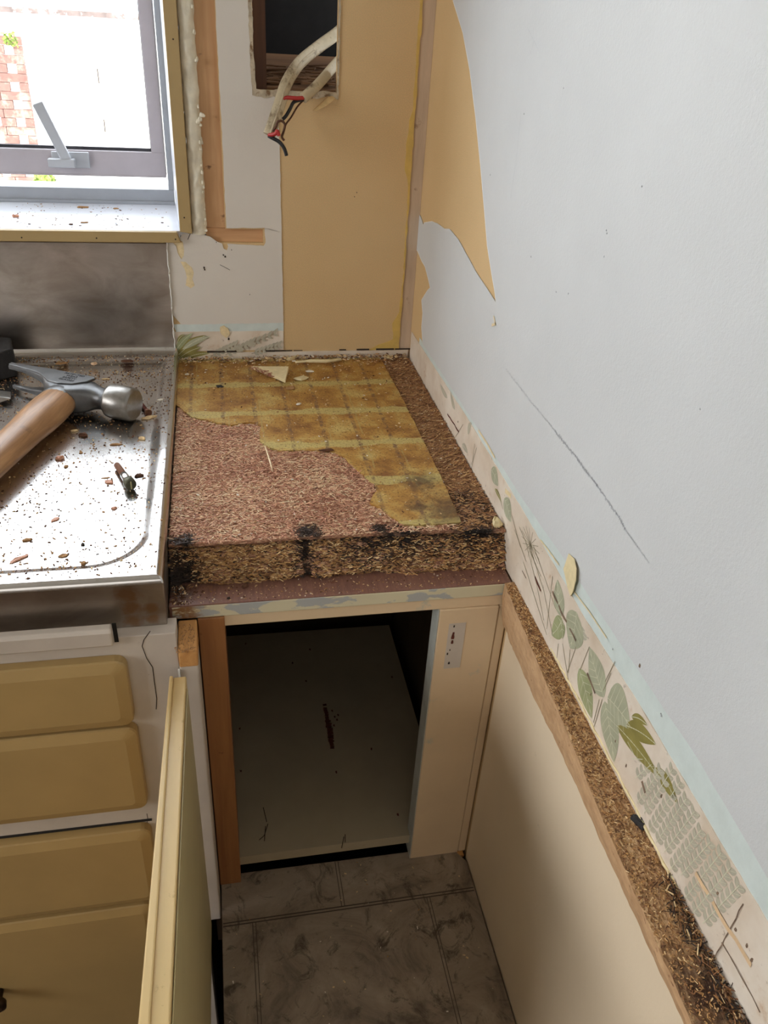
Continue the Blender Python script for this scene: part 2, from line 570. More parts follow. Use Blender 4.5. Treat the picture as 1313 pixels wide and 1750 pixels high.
def vinyl():
    n = NM('grey_stone_vinyl', 0.45)
    c = n.ramp(n.noise(13, 7, .7, None, 1.2), [(0.3, srgb(92, 78, 64)), (0.48, srgb(138, 122, 104)), (0.7, srgb(164, 148, 128))])
    c = n.mix(n.step(n.noise(24, 7, .75, None, 2.0), .54, .66), c, srgb(82, 70, 56))
    n.color(c)
    n.rough(n.math('ADD', n.math('MULTIPLY', n.noise(30, 4), .3), .35))
    n.bump(n.noise(70, 6, .7), .3, .001)
    return n.m
M['vinyl'] = vinyl()
M['vinyl_joint'] = plain('vinyl_printed_joint', (74, 62, 50), .5, var=.1, bump=0)
M['base_timber'] = plain('raw_platform_timber', (120, 92, 60), .8, var=.1)

def mdf():
    n = NM('cut_brown_fibreboard', .95)
    v = n.vec((2, .8, 2))
    vo = n.voro(260, v)
    c = n.ramp(vo.outputs['Color'], [(0.1, srgb(140, 104, 68)), (.5, srgb(178, 138, 96)), (.9, srgb(206, 170, 126))])
    c = n.mix(n.step(n.noise(500, 4, .7), .55, .7), c, srgb(98, 66, 38))
    c = n.mix(n.spots([(-.012, -.83, -.034, .03), (-.01, -.9, -.034, .05)], .8), c, srgb(70, 46, 30))
    n.color(c)
    n.bump(n.math('ADD', vo.outputs['Distance'], n.noise(700, 3)), .6, .0015)
    return n.m
M['mdf'] = mdf()
def mdf_side():
    n = NM('smooth_fibreboard_face', .85)
    v = n.vec((1, .35, 1))
    c = n.ramp(n.noise(160, 6, .7, v), [(0.3, srgb(164, 126, 88)), (.7, srgb(198, 160, 118))])
    c = n.mix(n.step(n.noise(330, 4, .7, v), .64, .7), c, srgb(124, 84, 54))
    n.color(c)
    n.bump(n.noise(400, 4, .6, v), .4, .001)
    return n.m
M['mdf_side'] = mdf_side()

M['hammer_steel'] = plain('forged_grey_steel', (112, 112, 112), .42, .85, var=.15, scale=50, bump=.12, bscale=260)
M['face_steel'] = plain('worn_bright_steel', (150, 146, 140), .36, .9, var=.15, scale=90, bump=.15, bscale=200)
M['stamp'] = plain('stamped_dark_letters', (30, 30, 30), .8, var=0, bump=0)
def hickory():
    n = NM('worn_hickory', .36)
    v = n.vec((26, 26, 26), (0, 0, 0.3))
    vv = n.vec((1 / 40, 1 / 3, 1 / 40), (0, 0, -.265))
    vv.node.vector_type = 'TEXTURE'
    f = n.noise(3, 6, .62, vv, .7)
    c = n.ramp(f, [(.3, srgb(132, 92, 58)), (.55, srgb(176, 132, 90)), (.75, srgb(198, 156, 112))])
    c = n.mix(n.step(n.noise(26, 6, .7), .58, .72), c, srgb(96, 66, 44))
    n.color(c)
    n.bump(f, .2, .0006)
    return n.m
M['hickory'] = hickory()
M['black_rubber'] = plain('scuffed_black_rubber', (40, 38, 38), .7, var=.3, scale=90, bump=.5, bscale=200, dirt=((104, 98, 90), 120, .62, .72))
M['rust_bolt'] = plain('brown_rusted_thread', (124, 82, 58), .75, .3, var=.2, scale=300, bump=.4, bscale=900)
M['zinc'] = plain('bright_zinc', (190, 190, 188), .25, .95, var=.05, bump=.05)
M['bolt_head'] = plain('dark_olive_bolt_head', (86, 84, 66), .45, .5, var=.2, scale=200)
M['bolt_slot'] = plain('worn_brass_slot', (196, 188, 140), .4, .4, var=.05)
M['sheath'] = plain('grubby_white_cable_sheath', (198, 182, 150), .5, var=.12, scale=60, bump=.2, bscale=200, dirt=((112, 92, 66), 60, .52, .68))
M['red_wire'] = plain('red_insulation', (178, 44, 40), .4, var=.06, bump=0)
M['black_wire'] = plain('black_insulation', (26, 26, 28), .35, var=.06, bump=0)
M['bare_wire'] = plain('brown_bare_copper', (92, 58, 40), .5, .4, var=.15, scale=300, bump=.2)
M['out_white'] = plain('sunlit_white_render', (240, 238, 232), .8, var=.02, scale=4, bump=0)
M['out_ground'] = plain('pale_concrete', (226, 222, 214), .85, var=.05, scale=4, bump=0)
M['out_cap'] = plain('lichen_mottled_capping', (104, 92, 88), .85, var=.2, scale=14, bump=0, dirt=((210, 206, 200), 9, .54, .6))
M['brick'] = plain('dusty_pink_brick', (112, 80, 72), .9, var=.14, scale=16, bump=.3, dirt=((140, 112, 102), 10, .5, .62))
M['green'] = plain('yellow_green_leaf', (104, 122, 46), .6, var=.15, scale=30, bump=0)

# ------------------------------------------------------------------ structure: room shell
ZF, ZC = -0.92, 1.50      # room floor and ceiling, worktop level is z = 0
o = MB().box(-3.1, 0.15, -3.6, 0.18, ZF - .05, ZF).build('floor', M['room_floor']); tag(o, kind='structure')
o = MB().box(-3.1, 0.15, -3.6, 0.25, ZC, ZC + .05).build('ceiling', M['room_white']); tag(o, kind='structure')
o = MB().box(-3.15, -3.05, -3.6, 0.18, ZF, ZC).build('wall_left', M['room_wall']); tag(o, kind='structure')
o = MB().box(-3.1, 0.15, -3.65, -3.55, ZF, ZC).build('wall_front', M['room_wall']); tag(o, kind='structure')

# back wall: hardboard skin with the window opening, the foam gap, the nogging slot and the socket hole
WX0, WX1, WZ0, WZ1 = -1.40, -0.2924, 0.1485, 1.15      # window opening in the skin
HX0, HX1, HZ0, HZ1 = -0.2005, -0.1080, 0.3137, 0.46     # socket hole
GX0, GX1 = -0.2785, -0.2395                             # foam and stud strip
SX0, SX1, SZ0, SZ1 = -0.2587, -0.1946, 0.1474, 0.1634   # nogging slot
def skin():
    mb = MB()
    xs = sorted({-3.05, WX0, WX1, GX0, GX1, SX0, SX1, HX0, HX1, -0.0155})
    zs = sorted({ZF, WZ0, WZ1, SZ0, SZ1, HZ0, HZ1, ZC})
    for a, b in zip(xs, xs[1:]):
        for c, d in zip(zs, zs[1:]):
            x, z = (a + b) / 2, (c + d) / 2
            if WX0 < x < GX0 and WZ0 < z < WZ1: continue
            if GX0 < x < GX1 and SZ0 < z < WZ1: continue
            if SX0 < x < SX1 and SZ0 < z < SZ1: continue
            if HX0 < x < HX1 and HZ0 < z < HZ1: continue
            mb.box(a, b, 0.0, 0.010, c, d)
    return mb
wall_back = skin().build('wall_back', M['tan'], origin=O0)
tag(wall_back, kind='structure')
# outer leaf of the wall (keeps daylight out of the cavities)
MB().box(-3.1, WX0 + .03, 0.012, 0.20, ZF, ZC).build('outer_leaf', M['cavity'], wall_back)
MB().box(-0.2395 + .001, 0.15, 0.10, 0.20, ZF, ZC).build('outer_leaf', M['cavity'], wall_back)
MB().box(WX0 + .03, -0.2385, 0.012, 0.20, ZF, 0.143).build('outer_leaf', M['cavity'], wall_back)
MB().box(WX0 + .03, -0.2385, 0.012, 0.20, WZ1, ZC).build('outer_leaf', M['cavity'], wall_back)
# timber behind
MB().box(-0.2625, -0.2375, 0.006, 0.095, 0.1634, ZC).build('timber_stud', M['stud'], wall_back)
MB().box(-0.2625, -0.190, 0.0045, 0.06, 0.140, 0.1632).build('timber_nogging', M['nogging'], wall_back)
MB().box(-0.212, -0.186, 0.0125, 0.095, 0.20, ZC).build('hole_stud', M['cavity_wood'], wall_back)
mb = MB()
mb.hexa([(-.186, .0125, .285), (-.06, .0125, .285), (-.06, .095, .285), (-.186, .095, .285), (-.186, .0125, .316), (-.06, .0125, .316), (-.06, .095, .345), (-.186, .095, .345)])
for i in range(60):
    x = random.uniform(-.185, -.112)
    mb.flake((x, (yy0 := random.uniform(.014, .06)), .3165 + (yy0 - .0125) * .35 + random.uniform(0, .004)), (1, random.uniform(-.3, .3), random.uniform(-.1, .1)), (0, -.3, 1), random.uniform(.01, .04), random.uniform(.002, .005), .0015)
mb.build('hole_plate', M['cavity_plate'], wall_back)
# expanding foam
def foam_fn(u, v):
    z = 0.157 + u * (WZ1 - 0.157)
    a = math.pi * v
    x = -0.2702 + math.cos(a) * (0.0088 + 0.0010 * nz(z * 60, 1))
    y = 0.004 - math.sin(a) * (0.0085 + .0022 * nz(x * 140, z * 90) + .0025 * nz(x * 60, z * 35, 4))
    return (x + .0012 * nz(z * 110, v * 4, 9), y, z)
mb = MB().grid(foam_fn, 420, 16)
mb.box(-.2785, -.2625, 0.004, .09, .157, WZ1)
for i in range(40):
    z = random.uniform(.16, .55)
    mb.chunk((-.2622 + random.uniform(-.001, .0012), -.003 + random.uniform(-.001, .003), z), .0016, .0016, .003, i)
for px, py in ((342, 207), (346, 200), (338, 211)):
    p = at(px, py, 1, -.002)
    mb.chunk(p, .0035, .0025, .004, px)
mb.build('foam_filler', M['foam'], wall_back, recalc=True)
# corner batten between the two sheets (shows as the open joint)
mb = MB()
mb.box(-0.0154, -0.0002, 0.0006, 0.02, -.03, ZC)
mb.build('corner_batten', M['batten'], wall_back)
mb = MB()
pts = rough_poly([(-.0155, -.0012, .004), (-.0155, -.0012, 1.2)], .006, .0009, 3, False)
pts2 = rough_poly([(-.0185, -.0012, 1.2), (-.0190, -.0012, .30), (-.0215, -.0012, .29), (-.0235, -.0012, .262), (-.024, -.0012, .235), (-.020, -.0012, .225), (-.0175, -.0012, .21), (-.0165, -.0012, .1), (-.0185, -.0012, .06), (-.0265, -.0012, .045), (-.024, -.0012, .022), (-.05, -.0012, .012), (-.06, -.0012, .004)], .006, .0007, 4, False)
mb.prism([Vector((p.x, -.0008, p.z)) for p in pts + pts2], (0, .0012, 0))
mb.build('yellow_paste_edge', M['yellow_glue_edge'], wall_back)

# white lining paper left of the bare hardboard
lin = []
mb = MB()
T = 0.0011
def strip(poly, step=.006, amp=.0004, seed=1, y=0.0, mi=0, t=T):
    q = rough_poly([(p[0], 0, p[1]) for p in poly], step, amp, seed)
    mb.prism([Vector((p.x, y - t, p.z)) for p in q], (0, t, 0), mi)
# right of the stud, with socket hole notch
strip([(-.2380, .1645), (-.2382, .30), (-.2392, .42), (-.2395, 1.2), (-.1745, 1.2), (-.1745, .47), (-.2035, .47), (-.2030, .3135), (-.1950, .3105), (-.1745, .3095), (-.1732, .2442), (-.1722, .16), (-.1925, .1655)], seed=11)
# below the window and the nogging, down to the mint line
strip([(-.1722, .16), (-.1710, .0465), (-.30, .0455), (-.3105, .06), (-.3100, .146), (-.3040, .1475), (-.3015, .1465), (-.2985, .1425), (-.2975, .1350), (-.2935, .1270), (-.2905, .1310), (-.2895, .1385), (-.2900, .1455),
       (-.2905, .1480), (-.2940, .1500), (-.2900, .1572), (-.2700, .1578), (-.2580, .1545), (-.2500, .1485), (-.2440, .1462), (-.2425, .1400), (-.2385, .1385), (-.2370, .1430), (-.2380, .1460), (-.1940, .1440), (-.1918, .1478), (-.1925, .1655)], step=.004, amp=.0003, seed=12)
lining = mb.build('white_lining_paper', M['lining'], wall_back, origin=O0)
mb = MB()
strip([(-.3010, .1462), (-.2905, .1472), (-.2895, .1385), (-.2905, .1300), (-.2940, .1255), (-.2985, .1340)], .002, .0003, 5, 0, 0, .0003)
strip([(-.2950, .1245), (-.2890, .1240), (-.2820, .1175), (-.2800, .1110), (-.2822, .1030), (-.2800, .0950), (-.2850, .0918), (-.2910, .0955), (-.2885, .1050), (-.2905, .1150)], .003, .0004, 6, -T, 0, .0002)
strip([(-.2520, .0420), (-.2470, .0440), (-.2420, .0405), (-.2400, .0330), (-.2450, .0275), (-.2510, .0330)], .003, .0008, 8, -T, 0, .0012)
mb.build('torn_paper_patch', M['torn_edge'], wall_back)
# exposed ragged edge around the socket hole
mb = MB()
strip([(-.2052, .47), (-.2050, .40), (-.2040, .33), (-.2030, .3085), (-.1900, .3060), (-.1800, .3085), (-.1700, .3050), (-.1500, .3085), (-.1300, .3075), (-.1180, .3110), (-.1065, .3075), (-.1060, .47), (-.1078, .47), (-.1085, .3150), (-.1200, .3160), (-.1500, .3140), (-.1700, .3155), (-.1850, .3140), (-.1985, .3150), (-.2005, .35), (-.2008, .47)], .004, .0006, 15, -.0002, 0, .0016)
mb.build('hole_ragged_rim', plain('grey_torn_rim', (188, 172, 146), .85, var=.15, scale=140, dirt=((120, 92, 62), 90, .55, .66)), wall_back)
mb = MB()
pts = [at(574, 162, 1, .002), at(560, 166, 1, -.006), at(548, 176, 1, -.012), at(535, 189, 1, -.014), at(541, 190, 1, -.016), at(558, 181, 1, -.012), at(572, 170, 1, -.004)]
mb.prism(pts, (0, .0018, 0))
mb.build('hanging_splinter', plain('pale_board_splinter', (214, 182, 128), .8, var=.1, scale=120), wall_back)
# skirting of old wallpaper with mint line under the lining
mb = MB()
strip([(-.3105, .0455), (-.1710, .0465), (-.1710, .0355), (-.3060, .0345)], .006, .0005, 21, 0, 0, .0009)
mb.build('mint_painted_strip', M['mint'], wall_back)
mb = MB()
mb.box(-.3115, -.1712, -.0010, 0, .0100, .0360, 0)
mb.box(-.3120, -.003, -.0022, .004, -.034, .0075, 0)
def leafpoly(base, tip, wd, n=9, sharp=1.0):
    """outline of a pointed leaf between two points of a wall plane; wd in metres"""
    b, t = Vector(base), Vector(tip)
    ax = t - b
    return b, ax, wd
LIFT = [0]
def add_leaf(mb, base, tip, wd, nrm, lift, mi, vein=None, bend=0.0, nside=0, vw=.0009):
    LIFT[0] = (LIFT[0] + 1) % 40
    lift += LIFT[0] * 4e-6
    b, t = Vector(base), Vector(tip)
    nrm = Vector(nrm)
    ax = t - b
    sd = nrm.cross(ax).normalized()
    n = 12
    L, Rr = [], []
    def cen(s):
        return b + ax * s + sd * (bend * math.sin(math.pi * s))
    for i in range(n + 1):
        s = i / n
        h = wd / 2 * (math.sin(math.pi * s ** .8) ** .85 if 0 < s < 1 else 0)
        L.append(cen(s) + sd * h)
        Rr.append(cen(s) - sd * h)
    poly = L + Rr[-2:0:-1]
    off = nrm * lift
    mb.add([p + off for p in poly], [list(range(len(poly)))], mi)
    if vein is not None:
        off2 = nrm * (lift + .00005)
        def line(p, q, wv):
            s2 = nrm.cross(q - p).normalized() * wv / 2
            mb.add([p - s2 + off2, q - s2 * .4 + off2, q + s2 * .4 + off2, p + s2 + off2], [(0, 1, 2, 3)], vein)
        for i in range(n):
            line(cen(i / n), cen((i + 1) / n), vw)
        for k in range(nside):
            s = .12 + .68 * k / max(1, nside - 1)
            h = wd / 2 * math.sin(math.pi * min(1, s + .15) ** .8) ** .85 * .92
            for sg in (1, -1):
                line(cen(s), cen(min(.98, s + .16)) + sd * h * sg, vw * .7)
def add_line(mb, pts, wd, nrm, lift, mi):
    nrm = Vector(nrm)
    for a, b in zip(pts, pts[1:]):
        a, b = Vector(a), Vector(b)
        s = nrm.cross(b - a).normalized() * wd / 2
        o = nrm * lift
        mb.add([a - s + o, b - s + o, b + s + o, a + s + o], [(0, 1, 2, 3)], mi)
NB = (0, -1, 0)
B = lambda x, y: at(x, y, 1, -.001)
for (a, b, wd, mi) in (((303, 608), (352, 572), .014, 3), ((306, 612), (345, 592), .010, 3), ((300, 600), (330, 568), .008, 2), ((312, 596), (360, 574), .008, 1), ((318, 611), (360, 603), .007, 3), ((303, 585), (318, 570), .004, 3)):
    add_leaf(mb, B(*a), B(*b), wd, NB, .0013, mi, 5, 0.002, 0, .0007)
for (x0, y0, x1, y1) in ((400, 600, 468, 570), (385, 606, 430, 585), (430, 604, 475, 590), (360, 608, 400, 590)):
    a, b = B(x0, y0), B(x1, y1)
    add_line(mb, [a, b], .0007, NB, .0013, 6)
    for k in range(7):
        p = a.lerp(b, .12 + .88 * k / 6)
        d = (b - a).normalized()
        for sg in (1, -1):
            add_leaf(mb, p, p + d * .005 + Vector((0, 0, sg * .0055)) + d * .001, .0036, NB, .0014, 4)
mb.build('wallpaper_border', [M['wallpaper'], M['leaf_sage'], M['leaf_green'], M['leaf_olive'], M['leaf_grey'], M['vein'], M['stem']], wall_back, origin=O0)
# dark broken joint under the sheet
mb = MB()
x = -.27
k = 0
while x < -.01:
    L = random.uniform(.008, .03)
    h = random.uniform(.0008, .0022)
    if random.random() < .8:
        mb.box(x, x + L, -.0027, -.002, .0092 - h / 2, .0092 + h / 2)
    x += L * random.uniform(1.0, 1.25)
mb.build('open_bottom_joint', M['crack'], wall_back)
mb = MB()
for px, py, r in ((382, 437, .0008), (385, 440, .0010), (349, 459, .0011), (350, 462, .0008), (396, 428, .0006), (427, 504, .0005), (370, 415, .0005), (391, 581, .0012), (610, 330, .0006), (606, 337, .0005)):
    mb.chunk(at(px, py, 1, -.0014), r, .0004, r * 2, px)
add_line(mb, [at(327, 395, 1, 0), at(321, 409, 1, 0)], .0008, NB, .0013, 0)
add_line(mb, [at(376, 452, 1, 0), at(384, 456, 1, 0), at(393, 461, 1, 0)], .0006, NB, .0013, 0)
mb.build('nail_holes', M['crack'], wall_back)

# ------------------------------------------------------------------ right wall
wall_right = MB().box(0.0, 0.12, -3.6, 0.003, ZF, ZC).build('wall_right', M['tan'], origin=O0)
tag(wall_right, kind='structure')
RW = lambda x, y, v=0.0: at(x, y, 0, v)
PT = .0010
def wpoly(pts, step, amp, seed, t, mi=0, mb=None, x=0.0):
    q = rough_poly([(0, p.y, p.z) for p in pts], step, amp, seed)
    mb.prism([Vector((x - t, p.y, p.z)) for p in q], (t, 0, 0), mi)
mb = MB()
tear = [(724, 585), (722, 560), (724, 535), (722, 513), (732, 497), (737, 492), (734, 478), (728, 455), (722, 445), (716, 430), (708, 418), (708, 400), (710, 380), (713, 360), (720, 370), (725, 385), (727, 381), (740, 379), (750, 383), (762, 392), (770, 392), (785, 410), (797, 432), (815, 465), (835, 495), (850, 518),
        (848, 500), (842, 465), (835, 420), (830, 360), (823, 280), (815, 200), (805, 120), (793, 55), (776, 0)]
poly = [RW(*p) for p in tear] + [Vector((0, -.035, .62)), Vector((0, -.012, .75)), Vector((0, -.010, 1.49)), Vector((0, -3.5, 1.49)), Vector((0, -3.5, .052)),
       Vector((0, -.95, .052)), Vector((0, -.8196, .0510)), Vector((0, -.7523, .0560)), Vector((0, -.66, .0530)), Vector((0, -.571, .0515)), Vector((0, -.4616, .0463)), Vector((0, -.3024, .0450)), Vector((0, -.06, .0415))]
wpoly(poly, .012, .0004, 31, PT, 0, mb)
paint = mb.build('white_paint_layer', M['white_paint'], wall_right, origin=O0)
# thin pale rim of the torn paper
mb = MB()
rim = [RW(*p) for p in tear]
for a, b in zip(rim, rim[1:]):
    s = Vector((1, 0, 0)).cross(b - a).normalized() * .0007
    mb.add([a - s + Vector((-.00115, 0, 0)), b - s + Vector((-.00115, 0, 0)), b + s + Vector((-.0004, 0, 0)), a + s + Vector((-.0004, 0, 0))], [(0, 1, 2, 3)])
mb.build('torn_paper_rim', M['paper_pale'], wall_right)
mb = MB()
wpoly([Vector((0, -.050, .0425)), Vector((0, -.3024, .0460)), Vector((0, -.4616, .0475)), Vector((0, -.571, .0525)), Vector((0, -.7523, .0570)), Vector((0, -.83, .0515)), Vector((0, -1.4, .0525)), Vector((0, -1.4, .033)), Vector((0, -.83, .0310)), Vector((0, -.69, .0345)), Vector((0, -.60, .0325)), Vector((0, -.4658, .0365)), Vector((0, -.30, .0385)), Vector((0, -.05, .0325))], .01, .0003, 33, .0006, 0, mb)
mb.build('mint_painted_strip', M['mint'], wall_right, origin=O0)
mb = MB()
wpoly([Vector((0, -.006, .0345)), Vector((0, -.30, .0395)), Vector((0, -.4658, .0370)), Vector((0, -.60, .0325)), Vector((0, -.69, .0345)), Vector((0, -.83, .0312)), Vector((0, -1.4, .033)), Vector((0, -1.4, -.036)), Vector((0, -.006, -.036))], .008, .0004, 34, .0011, 0, mb)
NR = (-1, 0, 0)
W = lambda x, y: RW(x, y, -.0011)
LV = [  # base, tip, width (m), material, side veins
 ((960, 1054), (953, 990), .0150, 1, 4), ((986, 1046), (975, 1108), .0230, 1, 5), ((962, 1058), (943, 1085), .0130, 2, 3), ((958, 1060), (962, 1092), .0090, 2, 3),
 ((1033, 1192), (1008, 1106), .0190, 1, 6), ((990, 1142), (1012, 1228), .0170, 2, 5), ((1039, 1192), (1078, 1242), .0260, 1, 5), ((1034, 1198), (1050, 1303), .0190, 1, 6),
 ((1055, 1240), (1128, 1330), .0130, 3, 0), ((1120, 1312), (1160, 1374), .0110, 3, 0), ((1071, 1240), (1122, 1272), .0130, 3, 0), ((1080, 1225), (1108, 1240), .0060, 3, 0),
 ((800, 742), (806, 722), .009, 4, 0), ((840, 802), (852, 830), .012, 1, 3), ((862, 852), (874, 892), .014, 1, 4), ((846, 835), (858, 860), .005, 3, 0), ((778, 700), (770, 668), .008, 4, 0), ((765, 680), (752, 655), .007, 4, 0), ((790, 760), (800, 775), .008, 4, 0),
 ((1000, 1080), (988, 1066), .006, 4, 0), ((1004, 1092), (993, 1075), .006, 4, 0)]
for a, b, wd, mi, ns in LV:
    add_leaf(mb, W(*a), W(*b), wd * (1.40 if mi < 3 else 1.0), NR, .00004 + .00002 * (len(LV) % 3), mi, 5, .0015, ns, .0007)
# grass lines and stems
for pts in (((905, 932), (930, 1010), (945, 1085)), ((912, 932), (950, 1040)), ((900, 930), (918, 1000), (930, 1060)), ((895, 960), (935, 1085)), ((945, 985), (935, 1075)), ((955, 1100), (948, 1160)), ((962, 1100), (970, 1150), (975, 1180)), ((975, 1110), (972, 1150)), ((985, 1105), (970, 1150)), ((1008, 1105), (992, 1145)), ((1025, 1195), (1015, 1235)), ((1030, 1195), (1016, 1242)), ((1052, 1130), (1035, 1165)), ((1045, 1150), (1032, 1180)),
            ((792, 725), (778, 748)), ((812, 758), (808, 790)), ((815, 765), (806, 800)), ((860, 870), (850, 835)), ((875, 880), (890, 935)), ((888, 900), (925, 985)), ((880, 905), (900, 960))):
    add_line(mb, [W(*p) for p in pts], .0007, NR, .00022, 6)
for k in range(16):   # umbel head
    a = 2 * math.pi * k / 16
    c = W(907, 931)
    add_line(mb, [c, c + Vector((0, math.cos(a) * .022, math.sin(a) * .013))], .0005, NR, .00022, 6)
# small grey leaflets on stems
rr = random.Random(5)
for i, y0 in enumerate([-.692 - .0092 * k for k in range(13)]):
    zt = .026 + rr.uniform(-.004, .004)
    zb = -.030 + rr.uniform(-.002, .01) + max(0, (i - 11)) * .006 + max(0, 3 - i) * .008
    base, tip = Vector((-.0011, y0 + .004, zb)), Vector((-.0011, y0 - .006, zt))
    if i < 4:
        tip.z = .0 + i * .006
    add_line(mb, [base, tip], .0005, NR, .0003, 5)
    n = int((tip.z - base.z) / .0060)
    for k in range(n):
        p = base.lerp(tip, (k + .5) / n)
        for sg in (1, -1):
            add_leaf(mb, p, p + Vector((0, sg * .0042 - .001, .0056)), .0041, NR, .0001, 4, 5, 0, 0, .0003)
# torn, dirty and water-stained marks
for pts, wd, mi in (([(1190, 1490), (1215, 1535), (1245, 1585), (1285, 1650)], .0032, 8), ([(945, 1010), (960, 1045), (975, 1075), (985, 1095)], .0022, 7), ([(1005, 1150), (1012, 1168), (1018, 1185)], .0022, 7), ([(893, 975), (900, 988)], .0012, 7), ([(1272, 1545), (1222, 1638)], .0008, 7), ([(1235, 1610), (1262, 1655), (1300, 1730)], .0008, 7), ([(765, 707), (785, 738)], .0018, 9), ([(915, 985), (925, 1010)], .002, 9), ([(1098, 1335), (1104, 1355)], .0028, 7), ([(1130, 1600), (1136, 1612)], .002, 7)):
    add_line(mb, rough_poly([W(*p) for p in pts], .006, .0004, len(pts), False), wd, NR, .0004, mi)
for px, py in ((1257, 1590), (1276, 1618), (1284, 1642), (1226, 1528), (783, 722), (1010, 1188), (1052, 1268), (1070, 1310), (1130, 1362), (1093, 1140)):
    mb.chunk(W(px, py), .0006, .0010, .0022, px, 7)
mb.build('wallpaper_border', [M['wallpaper'], M['leaf_sage'], M['leaf_green'], M['leaf_olive'], M['leaf_grey'], M['vein'], M['stem'], M['grime'], M['stain_orange'], M['rust']], wall_right, origin=O0)
mb = MB()
mb.tube(rough_poly([(-.0012, -.56, -.0315), (-.0014, -.62, -.0300), (-.0016, -.70, -.0305), (-.0012, -.775, -.0320)], .006, .0006, 77, False), .0010, 6)
mb.build('paper_edge_bead', M['flap'], wall_right)
# curled flap of paper and torn slits along the mint line
mb = MB()
fl = [(972, 946, .0005), (981, 955, .002), (985, 972, .003), (984, 992, .003), (979, 1012, .002), (975, 1019, .001), (970, 1004, .0008), (966, 985, .0008), (963, 972, .0008), (968, 958, .0006)]
top = [RW(x, y, -d - .001) for x, y, d in fl]
mb.prism(top, (.0005, 0, 0))
mb.build('curled_paper_flap', M['flap'], wall_right)
mb = MB()
for pts, wd in (([(820, 735), (835, 758), (848, 782)], .0022), ([(926, 922), (940, 940), (958, 965)], .0014), ([(985, 1012), (1010, 1045), (1040, 1090)], .0012), ([(866, 838), (876, 848)], .0045), ([(846, 540), (850, 556)], .0018), ([(843, 556), (850, 553)], .0025)):
    add_line(mb, [RW(*p) for p in pts], wd, NR, .0014, 0)
mb.build('torn_slit', M['torn_edge'], wall_right)
mb = MB()
def smear(pts, wd, mi, n):
    for a, b in zip(pts, pts[1:]):
        a, b = RW(*a), RW(*b)
        for k in range(n):
            p = a.lerp(b, k / n)
            q = a.lerp(b, min(1, (k + 1.2) / n))
            j = Vector((0, random.uniform(-1, 1), random.uniform(-1, 1))) * wd * .35
            add_line(mb, [p + j, q + j], wd * random.uniform(.25, 1), NR, .00108, mi)
smear([(866, 630), (905, 680), (950, 735)], .0018, 1, 30)
smear([(950, 735), (990, 785), (1010, 812)], .0026, 0, 60)
smear([(1010, 812), (1060, 882), (1072, 905)], .0024, 0, 30)
smear([(1072, 905), (1090, 930), (1112, 962)], .0018, 1, 24)
smear([(893, 190), (885, 270), (875, 340)], .0005, 1, 8)
smear([(905, 50), (925, 90)], .0005, 1, 4)
smear([(915, 70), (908, 95)], .0005, 1, 4)
for px, py in ((966, 152), (898, 196), (910, 440), (1039, 395), (1040, 400), (1035, 440), (953, 500), (974, 503), (1132, 1220), (1133, 1224), (840, 300), (1100, 320), (1200, 700), (1050, 1110)):
    p = RW(px, py)
    mb.chunk((-.0012, p.y, p.z), .0003, .0006, .0009, px, 0)
mb.build('scuff_marks', [M['pencil'], M['pencil2']], wall_right)
# lower cream lining of the right wall under the batten
mb = MB()
mb.box(-.0016, 0, -3.5, -.4712, ZF, -.040)
mb.build('cream_lower_lining', M['cream_panel'], wall_right, origin=O0)

# ------------------------------------------------------------------ window
win = thing('window_1', 'aluminium awning window standing ajar over the sink bench', 'window', ((WX0 + WX1) / 2, .14, WZ0), kind='structure')
# white reveal: side and board
mb = MB()
mb.hexa([(-.3019, .145, .155), (-.2924, 0, .155), (-.2840, 0, .155), (-.2840, .145, .155), (-.3019, .145, WZ1), (-.2924, -.0005, WZ1), (-.2840, 0, WZ1), (-.2840, .145, WZ1)])
mb.build('side_reveal', M['reveal'], win)
mb = MB()
mb.hexa([(WX0, .002, .147), (-.2928, .002, .147), (-.2975, .16, .147), (WX0, .16, .147), (WX0, -.003, .1612), (-.2924, -.003, .1612), (-.3015, .16, .1612), (WX0, .16, .1612)])
mb.build('window_board', M['reveal'], win, bevel=.0015)
MB().box(WX0 - .03, WX0, 0, .16, .15, WZ1).build('side_reveal', M['reveal'], win)
# fixed frame
mb = MB()
FY = .140
mb.box(WX0, -.3022, FY, FY + .04, .1612, .1790)
mb.box(WX0, -.3022, FY - .004, FY, .1612, .1650)
mb.box(-.3091, -.3020, FY, FY + .04, .1790, WZ1)
mb.box(WX0, WX0 + .007, FY, FY + .04, .1790, WZ1)
mb.build('outer_frame', M['alu_light'], win, bevel=.0007)
sy = .152
def at_s(x, y): return at(x, y, 1, sy)
b0, b1 = at_s(200, 302).z, at_s(200, 259).z
xr0, xr1 = at_s(237, 20).x, at_s(261, 20).x
mb = MB()
mb.box(WX0 + .01, xr1, sy, sy + .03, b0, b1)
mb.box(xr0, xr1, sy, sy + .03, b1, WZ1 - .02)
mb.box(WX0 + .01, WX0 + .026, sy, sy + .03, b1, WZ1 - .02)
mb.box(WX0 + .01, xr1, sy - .001, sy, b0, b0 + .002)
mb.build('sash', M['alu'], win, bevel=.0008)
mb = MB()
mb.box(WX0 + .026, xr0, sy + .008, sy + .012, b1, b1 + .0035)
mb.box(xr0 - .0012, xr0, sy + .008, sy + .012, b1, WZ1 - .02)
mb.build('glazing_gasket', M['alu_dark'], win)
gl = NM('clear_pane', 0.0)
gl.b.inputs['Transmission Weight'].default_value = 1.0
gl.b.inputs['IOR'].default_value = 1.01
MB().box(WX0 + .026, xr0, sy + .014, sy + .017, b1, WZ1 - .02).build('pane', gl.m, win)
hy = sy - .001
h = MB()
p = [at(88, 262, 1, hy), at(152, 262, 1, hy)]
